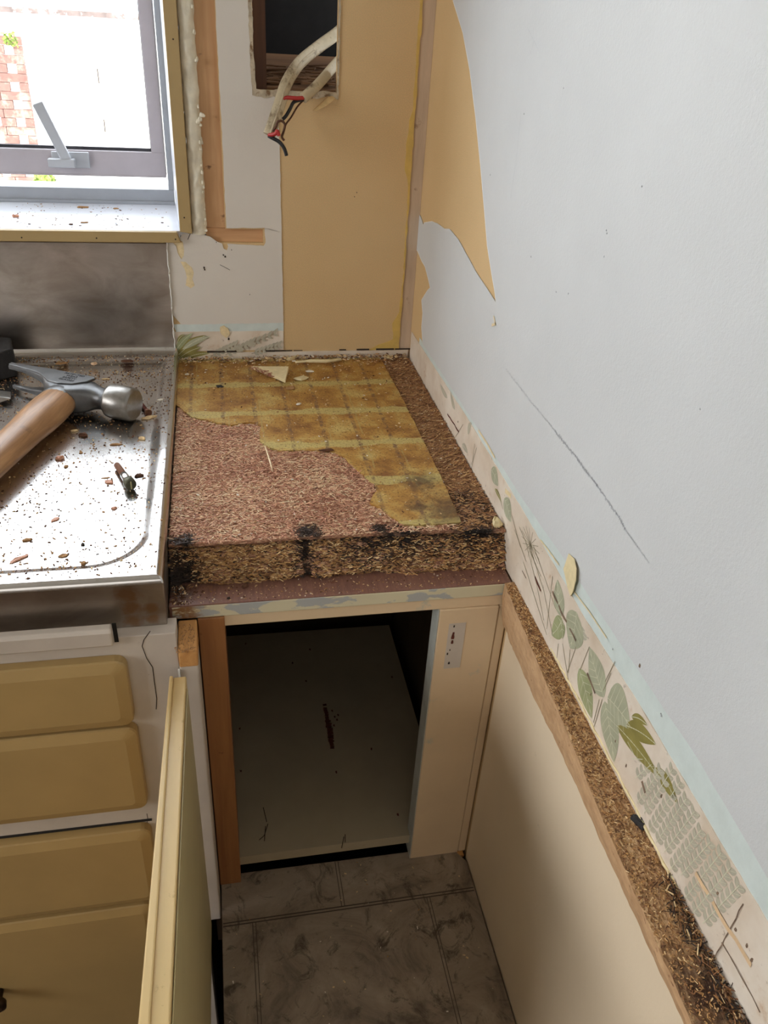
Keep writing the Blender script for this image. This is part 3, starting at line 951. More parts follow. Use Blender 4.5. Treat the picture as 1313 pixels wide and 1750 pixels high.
h.box(p[0].x, p[1].x, hy - .004, hy, at(120, 286, 1, hy).z, at(120, 259, 1, hy).z)
hp = h.build('latch', M['handle'], win, bevel=.001)
h = MB()
a, b = at(63, 176, 1, hy - .020), at(118, 283, 1, hy - .014)
d = (b - a).normalized(); s = Vector((0, 1, 0)).cross(d).normalized()
hw = .0065
h.hexa([a - s * hw, a - s * hw + Vector((0, .006, 0)), a + s * hw + Vector((0, .006, 0)), a + s * hw, b - s * hw * .95, b - s * hw * .95 + Vector((0, .006, 0)), b + s * hw * .95 + Vector((0, .006, 0)), b + s * hw * .95])
h.build('lever', M['handle'], hp, bevel=.0015, recalc=True)
h = MB()
q = at(100, 280, 1, hy - .012)
h.box(q.x - .012, q.x + .020, hy - .016, hy - .004, q.z - .004, q.z + .006)
h.build('catch', M['handle'], hp, bevel=.001)

# khaki architrave strips
o = MB().hexa([(-.2924, -.009, .1612), (-.2785, -.009, .1590), (-.2785, .004, .1590), (-.2924, .004, .1612), (-.2924, -.009, WZ1), (-.2785, -.009, WZ1), (-.2785, .004, WZ1), (-.2924, .004, WZ1)]).build('trim_1', M['architrave'], bevel=.0008)
tag(o, kind='structure')
mb = MB()
mb.hexa([(WX0, -.009, .1485), (-.2925, -.009, .1485), (-.2925, .002, .1485), (WX0, .002, .1485), (WX0, -.009, .1608), (-.2965, -.009, .1608), (-.2965, .002, .1608), (WX0, .002, .1608)])
o = mb.build('trim_2', M['architrave'], bevel=.0008)
tag(o, kind='structure')
for nmn, pts in (('trim_1', ((296, 67), (315, 372))), ('trim_2', ((37, 406), (300, 409), (165, 407)))):
    par = bpy.data.objects[nmn]
    for px, py in pts:
        q = at(px, py, 1, -.0092)
        MB().tube([(q.x, -.0094, q.z), (q.x, -.0085, q.z)], .0009, 8).build('nail_head', M['crack'], par)

# ------------------------------------------------------------------ outside
o = MB().box(-9, 6, .25, 14, -1.0, -.93).build('ground_outside', M['out_ground']); tag(o, kind='structure')
bw = thing('boundary_wall', 'sunlit white rendered garden wall seen through the window glass', 'wall', (-1, 7.1, -.93))
MB().box(-7, 5, 7.0, 7.2, -.95, .171).build('rendered_face', M['out_white'], bw)
MB().box(-7, 5, 6.96, 7.24, .171, .209).build('mottled_capping', M['out_cap'], bw)
mb = MB()
for px, py, L in ((167, 130, .11), (178, 215, .10)):
    q = at(px, py, 1, 6.995)
    mb.box(q.x, q.x + .008, 6.99, 7.0, q.z - L / 2, q.z + L / 2)
mb.build('wall_crack', M['crack'], bw)
bs = thing('brick_screen', 'pink brick screen with open slots in front of white garden wall', 'brick wall', (-1.75, 5.9, -.93))
mb = MB()
zt, zb = .06, -.93
bh, bl = .058, .20
nrow = int((zt - zb) / bh)
for r in range(nrow):
    z0 = zt - (r + 1) * bh
    if r % 2 == 0:
        x = -1.524
        while x > -2.6:
            mb.box(x - bl + .004, x, 5.88, 5.92, z0 + .003, z0 + bh)
            x -= bl
    else:
        x = -1.524
        first = True
        while x > -2.6:
            ww = .06 if first else .10
            mb.box(x - ww, x, 5.88, 5.92, z0 + .003, z0 + bh)
            x -= ww + .065
            first = False
mb.build('brickwork', M['brick'], bs)
def leaves(mb, c, n, r, s):
    for i in range(n):
        p = Vector(c) + Vector((random.uniform(-1.4, 1.4) * r, random.uniform(-.7, .7) * r, random.uniform(-1.4, 1.4) * r))
        d = Vector((random.uniform(-1, 1), random.uniform(-1, 1), random.uniform(-1, 1)))
        mb.flake(p, d, (random.uniform(-1, 1), -1, random.uniform(-1, 1)), s, s * .5, .001)
mb = MB()
leaves(mb, at(17, 66, 1, 5.78), 50, .03, .03)
o = mb.build('wall_plant', M['green'])
tag(o, 'small green tuft growing on top of the pink brick screen', 'plant')
mb = MB()
leaves(mb, at(77, 312, 1, 5.4), 110, .045, .05)
o = mb.build('weed', M['green'])
tag(o, 'yellow-green weed at foot of the garden wall, under the sash', 'plant')

# ------------------------------------------------------------------ stainless sink bench
SR, SF, SB, ST = -.3060, -.4850, .0005, .0100       # right edge, front edge, back, rim level
sink = thing('sink_bench', 'stainless steel sink bench with pressed drainboard and tall upstand under the window', 'sink', (-.65, -.24, -.042))
def board_z(x, y):
    # pressed tray, rounded corner
    rx, fy = -.3165, -.4680
    R = .052
    dx, dy = rx - x, y - fy
    if dx < R and dy < R:
        d = R - math.hypot(R - dx, R - dy)
    else:
        d = min(dx, dy)
    d = min(d, (-.030) - y)
    t = max(0, min(1, d / .0125))
    t = t * t * (3 - 2 * t)
    z = ST - .0050 * t
    # rolled outer edges
    e = min(SR - x, y - SF)
    if e < .006:
        z -= .006 - math.sqrt(max(0, .006 ** 2 - (.006 - e) ** 2))
    # cove into upstand
    cb = SB - .004 - y
    if cb < .012:
        z += (.012 - cb) ** 2 / .012 * .55
    return z + .0004 * nz(x * 9, y * 9)
xs = [-1.30 + .02 * i for i in range(45)]
x = -.42
while x < SR - .0002:
    xs.append(x); x += .0022 if x < -.315 else .0008
xs = sorted(set(round(v, 5) for v in xs)) + [SR]
ys = [SF]
y = SF
while y < -.40:
    y += .0008 if y < SF + .008 else .0025; ys.append(y)
while y < -.045:
    y += .01; ys.append(y)
while y < -.004:
    y += .002; ys.append(y)
mb = MB()
n = len(ys)
mb.add([(x, y, board_z(x, y)) for x in xs for y in ys], [(i * n + j, (i + 1) * n + j, (i + 1) * n + j + 1, i * n + j + 1) for i in range(len(xs) - 1) for j in range(n - 1)], 0, True)
mb.build('drainboard', M['steel'], sink, origin=O0)
mb = MB()
a0 = -.0415
mb.hexa([(-1.30, SF + .003, a0), (SR - .001, SF + .003, a0), (SR - .001, SF + .006, a0), (-1.30, SF + .006, a0), (-1.30, SF, ST - .005), (SR, SF, ST - .005), (SR, SF + .004, ST - .005), (-1.30, SF + .004, ST - .005)])
mb.hexa([(SR - .004, SF + .004, a0), (SR - .001, SF + .004, a0), (SR - .001, -.002, a0), (SR - .004, -.002, a0), (SR - .003, SF, ST - .005), (SR, SF, ST - .005), (SR, -.002, ST - .005), (SR - .003, -.002, ST - .005)])
mb.build('front_apron', M['apron'], sink, bevel=.001, origin=O0)
mb = MB()
mb.hexa([(-1.30, -.0035, .008), (-.3105, -.0035, .008), (-.3105, -.001, .008), (-1.30, -.001, .008), (-1.30, -.0035, .1478), (-.3092, -.0035, .1462), (-.3092, -.001, .1462), (-1.30, -.001, .1478)])
mb.build('upstand', M['steel_up'], sink, bevel=.0006)
mb = MB()
for z in (.02, .05, .09, .13):
    mb.tube(rough_poly([(-.3102 + (z * .008), -.003, z - .02), (-.3100 + z * .008, -.003, z + .02)], .005, .0007, int(z * 100), False), .0009, 6)
mb.build('sealant_bead', M['paper_pale'], sink)

# ------------------------------------------------------------------ lower laminate board and cupboard frame
lam = MB()
lam.box(-.3060, -.0025, -.4655, -.0030, -.0490, -.0360)
o = lam.build('laminate_board', M['laminate'], origin=O0, bevel=.0005)
tag(o, 'red-brown wood-look laminate board showing as a ledge under the crumbling chipboard', 'board')

cup = thing('cupboard', 'open cream-framed cupboard with timber post, below the crumbling chipboard worktop', 'cupboard', (-.15, -.46, -.432))
YR = -.466
mb = MB()
mb.box(-.3040, -.0030, YR, YR + .018, -.0500, -.0372)
mb.build('top_rail', M['rail'], cup, origin=O0, bevel=.0008)
mb = MB()
mb.box(-.2620, -.0030, YR + .0015, YR + .018, -.0625, -.0502)
mb.build('lower_rail', M['frame_cream'], cup, bevel=.0008)
mb = MB()
mb.box(-.0676, -.0105, YR, YR + .020, -.4320, -.0626)
mb.build('jamb', M['frame_cream'], cup, bevel=.0010)
mb = MB()
mb.box(-.0100, -.0012, YR + .001, YR + .020, -.4320, -.0626)
mb.build('corner_fillet', M['frame_cream'], cup, bevel=.0012)
mb = MB()
mb.box(-.0684, -.0677, YR + .0004, YR + .020, -.4320, -.0630)
mb.build('jamb_edge', plain('grey_lit_edge_paint', (176, 176, 166), .6, var=.08, scale=60), cup)  # side face of the jamb, its lit tone painted as pale grey
mb = MB()
mb.box(-.2835, -.2608, YR - .001, YR + .045, -.4320, -.0505)
mb.build('timber_post', M['post'], cup, bevel=.001)
# hinge ghost on the jamb
hm = MB()
a, b = at(768, 1066, 1, YR), at(786, 1140, 1, YR)
hm.box(a.x, b.x, YR - .0004, YR, b.z, a.z, 0)
for px, py, r, mi in ((776, 1072, .0012, 2), (774, 1092, .0022, 1), (773, 1100, .0018, 1), (769, 1112, .0010, 2), (765, 1119, .0011, 2), (767, 1135, .0013, 2), (775, 1085, .0014, 1)):
    q = at(px, py, 1, YR - .0004)
    hm.chunk((q.x, q.y, q.z), r * .8, .0004, r * 2, px, mi)
hm.build('hinge_mark', [M['frame_white'], M['rust'], M['crack']], cup)
# bottom shelf panel, drawn a little to the left and standing clear of the floor
sh = MB()
sh.hexa([(-.2835, -.4560, -.4160), (-.0700 + .0485, -.4560, -.4160), (-.0215, -.0900, -.4160), (-.2835, -.0860, -.4160), (-.2835, -.4560, -.4020), (-.0215, -.4560, -.4020), (-.0215, -.0900, -.4020), (-.2835, -.0860, -.4020)])
mk = sh
S_ = lambda x, y: at(x, y, 2, -.4018)
add_line(mk, rough_poly([S_(555, 1203), S_(559, 1225), S_(563, 1250), S_(568, 1280)], .004, .0007, 3, False), .0050, (0, 0, 1), .0003, 1)
add_line(mk, rough_poly([S_(561, 1230), S_(566, 1268)], .003, .001, 4, False), .0075, (0, 0, 1), .0004, 1)
for px, py in ((572, 1225), (576, 1230), (571, 1240), (568, 1215), (578, 1222), (523, 1164), (500, 1133), (670, 1157), (635, 1280), (575, 1320), (410, 1245), (412, 1318), (680, 1392), (420, 1100), (530, 1110)):
    mk.chunk(S_(px, py), .0012, .0022, .0004, px, 1)
for p in (((458, 1408), (452, 1428), (443, 1436)), ((454, 1412), (452, 1438)), ((588, 1430), (584, 1450)), ((590, 1426), (590, 1440)), ((450, 1380), (456, 1405))):
    add_line(mk, [S_(*q) for q in p], .0009, (0, 0, 1), .0004, 2)
sh.build('bottom_shelf', [M['shelf'], M['rust'], M['crack']], cup, origin=O0)
# carcass
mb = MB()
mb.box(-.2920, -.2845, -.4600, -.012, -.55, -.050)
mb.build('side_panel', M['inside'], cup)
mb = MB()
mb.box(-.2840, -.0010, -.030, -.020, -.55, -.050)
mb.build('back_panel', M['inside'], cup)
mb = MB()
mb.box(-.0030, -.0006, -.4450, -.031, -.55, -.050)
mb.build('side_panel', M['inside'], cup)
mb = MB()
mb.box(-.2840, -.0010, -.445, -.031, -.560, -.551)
mb.build('dark_underfloor', M['dark'], cup)  # dark sheet, stands for the shade below the shelf
# open door: hinged at the left stile, swung out past square
dz1, dz0 = -.0750, -.4300
def dpt(t, sx):
    # centre line of the door top from hinge to free edge
    h0, h1 = Vector((-.3010, -.5085, 0)), Vector((-.3098, -.8200, 0))
    p = h0.lerp(h1, t)
    return Vector((p.x + sx, p.y, 0))
door = MB()
for (s0, s1, zt, mi) in ((-.0062, -.0033, dz1 + .0016, 0), (-.0033, .0072, dz1 - .0006, 0)):
    A, Bq, C_, D = dpt(0, s0), dpt(0, s1), dpt(1, s1 + .004), dpt(1, s0)
    zb_ = dz0
    door.hexa([(D.x, D.y, zb_), (C_.x, C_.y, zb_), (Bq.x, Bq.y, zb_), (A.x, A.y, zb_), (D.x, D.y, zt), (C_.x, C_.y, zt), (Bq.x, Bq.y, zt), (A.x, A.y, zt)], mi)
dr = door.build('door', M['door'], cup, bevel=.0011)
mb = MB()
A, Bq = dpt(.03, .0076), dpt(.98, .0116)
mb.hexa([(Bq.x, Bq.y, dz0 + .01), (Bq.x + .0008, Bq.y, dz0 + .01), (A.x + .0008, A.y, dz0 + .01), (A.x, A.y, dz0 + .01), (Bq.x, Bq.y, dz1 - .006), (Bq.x + .0008, Bq.y, dz1 - .006), (A.x + .0008, A.y, dz1 - .006), (A.x, A.y, dz1 - .006)])
mb.build('door_back_sheet', M['door_in'], dr)

# ------------------------------------------------------------------ drawer cabinet on the left
cab = thing('drawer_cabinet', 'cream-white drawer cabinet with mustard fronts under the stainless sink bench', 'cabinet', (-.65, -.25, ZF))
YC = -.4930
mb = MB()
mb.box(-1.30, -.3000, YC, YC + .020, ZF + .1, -.0415)
def crackline(pts, wd, y, mi):
    add_line(mb, [at(px, py, 1, y) for px, py in pts], wd, NB, .0003, mi)
crackline([(257, 1078), (246, 1093), (243, 1104), (251, 1125), (261, 1140), (264, 1165), (268, 1193), (267, 1212)], .0007, YC, 1)
crackline([(222, 1238), (221, 1262)], .0006, YC, 1)
crackline([(251, 1390), (253, 1400), (250, 1410)], .0006, YC, 1)
mb.build('face_frame', [M['frame_white'], M['crack']], cab, bevel=.0008)
mb = MB()
mb.box(-.2998, -.2842, -.4970, -.4680, -.4470, -.0752)
mb.build('end_stile', M['frame_white'], cab, bevel=.0012)
mb = MB()
mb.hexa([(-.2995, -.4985, -.0752), (-.2840, -.4985, -.0752), (-.2840, -.4665, -.0752), (-.2995, -.4665, -.0752), (-.2995, -.4975, -.0585), (-.2840, -.4975, -.0585), (-.2840, -.4665, -.0503), (-.2995, -.4665, -.0503)])
blk = mb.build('timber_block', M['block'], cab, bevel=.0012)
mb = MB()
for i in range(130):
    px, py = random.uniform(298, 333), random.uniform(1072, 1110)
    q = at(px, py, 2, -.055)
    mb.flake((q.x, q.y, -.0503 + (q.y + .4665) * .265), (random.uniform(-.3, .3), 1, 0), (0, 0, 1), random.uniform(.001, .003), .0006, .0004)
tag(mb.build('sawn_grain_fluff', M['dust'][1], blk), kind='stuff')
mb = MB()
mb.box(-.3010, -.2995, -.4990, -.4965, -.090, -.078)
mb.build('paint_sliver', M['paper_pale'], cab)
# carcass behind
MB().box(-1.30, -.3060, YC + .021, -.012, ZF + .1, -.0435).build('carcass', M['inside'], cab)
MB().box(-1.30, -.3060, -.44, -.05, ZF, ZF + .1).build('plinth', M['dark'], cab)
def rrect(x0, x1, z0, z1, r, y, inset=0.0):
    x0 += inset; x1 -= inset; z0 += inset; z1 -= inset
    r = max(.001, r - inset * .4)
    out = []
    for cx, cz, a0 in ((x1 - r, z1 - r, 0), (x0 + r, z1 - r, 90), (x0 + r, z0 + r, 180), (x1 - r, z0 + r, 270)):
        for k in range(5):
            a = math.radians(a0 + 22.5 * k)
            out.append(Vector((cx + r * math.cos(a), y, cz + r * math.sin(a))))
    return out
YD = YC - .0125
def front(name, x1, z0, z1, parent, knob=None):
    mb = MB()
    x0 = -.90
    rings = [rrect(x0, x1, z0, z1, .009, YC - .0003), rrect(x0, x1, z0, z1, .009, YC - .008), rrect(x0, x1, z0, z1, .009, YC - .0095, .0008), rrect(x0, x1, z0, z1, .009, YD, .010)]
    mb.loft(rings, 0, False)
    return mb.build(name, M['drawer'], parent, recalc=True)
def zz(px, py): return at(px, py, 1, YC - .009).z
def xx_(px, py): return at(px, py, 1, YC - .009).x
front('drawer_front', xx_(222, 1180), zz(232, 1238), zz(210, 1130), cab)
front('drawer_front', xx_(243, 1310), zz(252, 1380), zz(232, 1243), cab)
front('drawer_front', xx_(262, 1450), zz(262, 1537), zz(250, 1417), cab)
f4 = front('cupboard_front', xx_(264, 1560), ZF + .13, zz(250, 1546), cab)
q = at(0, 1692, 1, YD)
MB().tube([(q.x, YD, q.z), (q.x, YD - .008, q.z), (q.x, YD - .012, q.z), (q.x, YD - .018, q.z), (q.x, YD - .021, q.z)], [.004, .004, .009, .010, .006], 16).build('knob', plain('dark_bronze_knob', (60, 44, 30), .4, .5), f4)
# dark gap above third drawer
mb = MB()
mb.box(-.90, xx_(258, 1408), YC - .0006, YC - .0001, zz(250, 1417) + .0004, zz(250, 1417) + .0035)
mb.build('open_joint', M['dark'], cab)
# pull-out board
mb = MB()
z1, z0 = at(150, 1079, 1, YC - .008).z, at(150, 1112, 1, YC - .008).z
xe = at(192, 1090, 1, YC - .006).x
ring = []
prof = [(0, z0), (-.006, z0 + .001), (-.0085, z0 + .004), (-.009, z1 - .003), (-.007, z1), (0, z1)]
mb.loft([[Vector((x, YC + p[0] - .0002, p[1])) for p in prof] for x in (-1.2, xe)], 0, False)
pb = mb.build('pull_out_board', M['frame_white'], cab, bevel=.0012, recalc=True)
mb = MB()
mb.box(xe + .0002, xe + .0035, YC - .0005, YC - .0001, z0, z1)
mb.build('board_slot', M['dark'], cab)

# ------------------------------------------------------------------ crumbling chipboard worktop
wt = thing('chipboard_worktop', 'crumbling water-damaged chipboard worktop between the steel sink bench and the white wall', 'worktop', (-.155, -.215, -.0355))
XL, XR_ = -.3050, -.0020
def lip_y(x): return -.4248 - .006 * max(0, min(1, (x + .12) / .12))
mb = MB()
def core_top(u, v):
    x = XL + u * (XR_ - XL)
    y = lip_y(x) + v * (-.0035 - lip_y(x))
    z = -.0022 + .0007 * nz(x * 120, y * 120) + .0006 * nz(x * 300, y * 300, 3) + .0008 * nz(x * 40, y * 40, 7)
    if v == 0:
        z = -.0012
    k = max(0, min(1, (x + .050) / .01)) if y > -.40 else 0
    return (x, y, z - .0008 * k)
mb.grid(core_top, 150, 170)
def ragged(u, v):
    x = XL + u * (XR_ - XL)
    ly = lip_y(x)
    right = max(0, min(1, (x + .14) / .05))
    keys = [(0, 0, -.0012), (.08, .0006, -.0042), (.16, -.010, -.0058), (.28, -.004, -.009), (.5, .0025, -.016), (.75, .0075, -.0255), (.92, .0125, -.033), (1, .0115, -.0358)]
    for (s0, a0, b0_), (s1, a1, b1_) in zip(keys, keys[1:]):
        if v <= s1:
            t = (v - s0) / (s1 - s0)
            out, z = a0 + (a1 - a0) * t, b0_ + (b1_ - b0_) * t
            break
    amp = min(1, v * 5)
    out += amp * (.0042 * nz(x * 38, z * 90, 1) + .0050 * nz(x * 55, z * 300, 2) + .0022 * nz(x * 260, z * 500, 5) + .0040 * right * nz(x * 50, z * 330, 8))
    out += .0006 * nz(x * 200, 0, 12) + right * .002 * nz(x * 60, 3, 4) * (1 - amp)
    # black rotted notches
    for cx, wdt, dp in ((-.1865, .004, .006), (-.294, .011, .006)):
        out -= dp * math.exp(-((x - cx) / wdt) ** 2) * min(1, v * 2)
    z += amp * .0012 * nz(x * 90, v * 6, 6)
    return (x, ly - out, min(z, -.0008) if v < .95 else -.0358)
mb.grid(lambda u, v: ragged(u, 1 - v), 300, 44)
mb.box(XL + .0005, XR_ - .0005, -.405, -.0040, -.0356, -.0050)
mb.build('particle_board', M['chip'], wt, origin=O0)
# the adhesive film left by the old tiles
film = [(301, 614), (299, 660), (300, 690), (312, 700), (326, 712), (345, 716), (372, 722), (395, 726), (420, 722), (437, 722), (446, 728), (444, 745), (446, 756), (462, 765), (480, 770), (520, 768), (557, 770), (575, 774), (590, 782), (605, 798), (625, 815), (640, 826), (644, 838), (636, 850), (632, 860), (650, 868), (665, 880), (690, 896), (720, 897), (750, 895), (788, 892), (775, 862), (752, 810), (730, 765), (712, 728), (700, 704), (684, 674), (668, 645), (656, 622), (648, 611)]
poly = [at(px, py, 2, 0) for px, py in film]
poly = [Vector((p.x, min(p.y, -.004), 0)) for p in poly]
q = rough_poly([(p.x, p.y, 0) for p in poly], .004, .0007, 41)
mb = MB()
mb.prism([Vector((p.x, p.y, 0.0)) for p in q], (0, 0, -.0030))
mb.build('adhesive_film', M['glue'], wt, origin=O0)

def in_poly(x, y, P):
    c = False
    n = len(P)
    for i in range(n):
        a, b = P[i], P[i - 1]
        if (a.y > y) != (b.y > y) and x < (b.x - a.x) * (y - a.y) / (b.y - a.y) + a.x:
            c = not c
    return c
# shredded chips that make the bare face of the board
mb = MB()
cnt = 0
rot_c = [(-.183, -.415, .015), (-.292, -.418, .012), (-.118, -.417, .010), (-.30, -.43, .02)]
while cnt < 14000:
    x = random.uniform(XL + .001, -.046)
    y = random.uniform(-.4245, -.10)
    if in_poly(x, y, poly) or y > -.125 and x > -.26:
        continue
    a = random.gauss(0, .75)
    mi = random.choices([0, 1, 2, 3, 4], [22, 28, 10, 20, 20])[0]
    for cx, cy, r in rot_c:
        if math.hypot(x - cx, y - cy) < r * random.uniform(.5, 1.1):
            mi = 5
    ln = random.uniform(.0018, .0062) if random.random() < .96 else random.uniform(.007, .013)
    pn = nz(x * 22, y * 22, 5)
    if mi != 5 and random.random() < abs(pn) * 1.1:
        mi = random.choice([0, 2, 4]) if pn > 0 else random.choice([1, 3, 3])
    mb.flake((x, y, -.0018 + random.uniform(-.0005, .0011)), (math.cos(a), math.sin(a), random.gauss(0, .16)), (random.gauss(0, .25), random.gauss(0, .25), 1), ln * .85, random.uniform(.0004, .0009), .0003, mi)
    cnt += 1
tag(mb.build('shredded_chips', M['flakes'], wt), kind='stuff')
# coarse fibres along the wall side
mb = MB()
cnt = 0
FB = M['flakes']
while cnt < 4200:
    y = random.uniform(-.428, -.006)
    x = random.uniform(-.052, XR_ - .001)
    if in_poly(x, y, poly):
        continue
    a = random.gauss(.5, .45) if y > -.33 else random.gauss(0, .9)
    dark = (y < -.36 and random.random() < .35)
    mi = 5 if dark else random.choices([0, 1, 2, 3, 4], [16, 16, 4, 38, 26])[0]
    mb.flake((x, y, -.0024 + random.uniform(-.0005, .0013)), (math.cos(a), math.sin(a), random.gauss(0, .12)), (random.gauss(0, .2), random.gauss(0, .2), 1), random.uniform(.003, .010), random.uniform(.0004, .0010), .0003, mi)
    cnt += 1
tag(mb.build('wall_side_fibres', [plain('fibre_' + t, c, .9, var=.12, scale=300, bump=0) for t, c in (('tan', (204, 162, 110)), ('brown', (174, 128, 84)), ('pale', (228, 196, 148)), ('dark', (140, 100, 66)), ('mid', (188, 142, 96)), ('black', (58, 42, 32)))], wt), kind='stuff')
# broken layers of the front edge
mb = MB()
for i in range(7500):
    u, v = random.random(), random.uniform(.22, .99)
    p = Vector(ragged(u, v))
    x = p.x
    mi = random.choices([0, 1, 2, 3, 4, 5], [30, 10, 16, 14, 24, 6])[0]
    dk = max(math.exp(-((x + .187) / .008) ** 2), math.exp(-((x + .297) / .014) ** 2) * v * 1.5, .75 * math.exp(-((x + .125) / .03) ** 2) * (1 - v) * 1.4, .6 * (1 - v) * max(0, min(1, (x + .13) / .05)))
    if random.random() < dk:
        mi = 5
    mb.flake(p + Vector((0, random.uniform(-.0016, .0004), random.uniform(-.0006, .0006))), (1, random.gauss(0, .45), random.gauss(0, .33)), (random.gauss(0, .3), -.6, .6 + random.gauss(0, .3)), random.uniform(.0015, .0065), random.uniform(.0004, .0012), .0003, mi)
EDGE = [plain('edge_flake_' + t, c, .9, var=.12, scale=300, bump=0) for t, c in (('tan', (206, 162, 106)), ('brown', (148, 102, 66)), ('pale', (234, 202, 150)), ('dark', (112, 76, 50)), ('mid', (180, 134, 84)), ('black', (52, 40, 32)))]
tag(mb.build('split_edge_layers', EDGE, wt), kind='stuff')

# ------------------------------------------------------------------ batten screwed along the right wall
bt = thing('wall_batten', 'long brown fibreboard batten fixed along the right wall below the leaf wallpaper', 'batten', (-.015, -.9, -.06))
KX = [(-.4700, .0098), (-.4801, .0113), (-.5392, .0143), (-.6483, .0200), (-.7073, .0240), (-.76, .0262), (-.8429, .0293), (-1.0, .034), (-1.5, .048)]
def kx(y):
    for (y0, a0), (y1, a1) in zip(KX, KX[1:]):
        if y >= y1:
            t = (y - y0) / (y1 - y0)
            return a0 + (a1 - a0) * max(0, t)
    return KX[-1][1]
KB = [(-.466, -.060), (-.472, -.0700), (-.480, -.0725), (-.500, -.0727), (-.523, -.0716), (-.575, -.0690), (-.6226, -.0623), (-.6944, -.0540), (-.7728, -.0496), (-.8375, -.0460), (-1.5, -.0450)]
def kb(y):   # lower edge of the batten
    for (y0, a0), (y1, a1) in zip(KB, KB[1:]):
        if y >= y1:
            t = max(0, (y - y0) / (y1 - y0))
            return a0 + (a1 - a0) * t
    return KB[-1][1]
rings = []
N = 220
for i in range(N + 1):
    y = -.4676 - (1.45 - .4676) * (i / N) ** 1.5
    xo = kx(y) + .0007 * nz(y * 70, 2) + .0004 * nz(y * 240, 6)
    zb_ = kb(y) + .0010 * nz(y * 60, 9) + .0006 * nz(y * 220, 1)
    zt = -.0345 + .0006 * nz(y * 80, 4)
    rings.append([Vector((-.0012, y, zt + .0003)), Vector((-.0012 - (xo - .0012) * .5, y, zt + .0005 * nz(y * 160, 11))), Vector((-xo, y, zt - .0006)), Vector((-xo - .0004, y, (zt + zb_) / 2)), Vector((-xo + .0008, y, zb_)), Vector((-.0012, y, zb_))])
mb = MB()
k = len(rings)
vs = [p for r in rings for p in r]
fs, mis = [], []
o_ = 0
for i in range(k - 1):
    for j in range(6):
        mb_f = [i * 6 + j, i * 6 + (j + 1) % 6, (i + 1) * 6 + (j + 1) % 6, (i + 1) * 6 + j]
        fs.append((mb_f, 0 if j in (0, 1) else 1))
mb.v = vs
for f_, mi_ in fs:
    mb.f.append(f_); mb.mi.append(mi_); mb.sm.append(False)
mb.f.append([0, 5, 4, 3, 2, 1]); mb.mi.append(1); mb.sm.append(False)
mb.f.append([(k - 1) * 6 + j for j in range(6)]); mb.mi.append(1); mb.sm.append(False)
mb.build('fibreboard_strip', [M['mdf'], M['mdf_side']], bt, origin=O0, recalc=True)
mb = MB()
for i in range(5200):
    y = -.472 - random.random() ** 1.3 * .46
    x = -.0015 - random.random() * (kx(y) - .002)
    dark = y < -.78 and x > -.012 and random.random() < .5
    mi = 5 if dark else random.choices([0, 1, 2, 3, 4], [26, 14, 10, 22, 28])[0]
    a = random.uniform(0, 6.28)
    mb.flake((x, y, -.0343 + random.uniform(-.0004, .0007)), (math.cos(a), math.sin(a), random.gauss(0, .2)), (random.gauss(0, .3), random.gauss(0, .3), 1), random.uniform(.0008, .0026), random.uniform(.0003, .0008), .0003, mi)
for i in range(420):   # rotten tufts against the wall
    y = random.uniform(-.90, -.762)
    x = -.002 - abs(random.gauss(0, .004))
    mb.flake((x, y, -.033 + random.uniform(0, .004)), (random.uniform(-1, .3), random.uniform(-1, 1), random.uniform(-.2, .6)), (random.gauss(0, 1), random.gauss(0, 1), 1), random.uniform(.003, .009), .0007, .0003, random.choice([1, 3, 5, 5, 4, 2]))
tag(mb.build('sawn_fibres', EDGE, bt), kind='stuff')
mb = MB()
mb.chunk(at(862, 1046, 1, -.4722), .0011, .0006, .003, 3)
mb.build('screw_hole', M['crack'], bt)
mb = MB()
q = at(1090, 1405, 2, -.0338)
mb.chunk((q.x, q.y, -.0345), .0032, .0075, .004, 9, rot=.1)
mb.build('dark_plug', M['black_rubber'], bt)

# ------------------------------------------------------------------ vinyl-covered platform in front of the cupboard
pf = thing('platform', 'low platform covered in grey stone-look vinyl tiles in front of the open cupboard', 'platform', (-.14, -.9, ZF))
ZV = -.432
mb = MB()
P = [(-.2825, -.4555), (-.0170, -.4575), (-.0035, -.4790), (-.0035, -1.9), (-.2825, -1.9)]
mb.prism([Vector((x, y, ZV)) for x, y in P], (0, 0, -.004))
def seam(x0, x1, y0, y1):
    mb.box(x0, x1, y0, y1, ZV, ZV + .00025, 1)
for off in (-.0018, .0016):
    seam(-.2815, -.0045, -.5135 + off - .0006, -.5135 + off + .0006)
    seam(-.1525 + off - .0004, -.1525 + off + .0004, -.5120, -.4570)
    seam(-.2490 + off - .0004, -.2490 + off + .0004, -1.2, -.5150)
    seam(-.0578 + off - .0004, -.0578 + off + .0004, -1.2, -.5150)
mb.build('vinyl_sheet', [M['vinyl'], M['vinyl_joint']], pf, origin=O0)
mb = MB()
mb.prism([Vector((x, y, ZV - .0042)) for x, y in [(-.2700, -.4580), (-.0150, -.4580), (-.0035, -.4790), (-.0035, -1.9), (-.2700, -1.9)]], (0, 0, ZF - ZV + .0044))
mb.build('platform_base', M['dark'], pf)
mb = MB()
mb.box(-.016, -.004, -.470, -.4585, ZV - .004, ZV - .0005)
mb.build('bare_timber_corner', M['block'], pf)

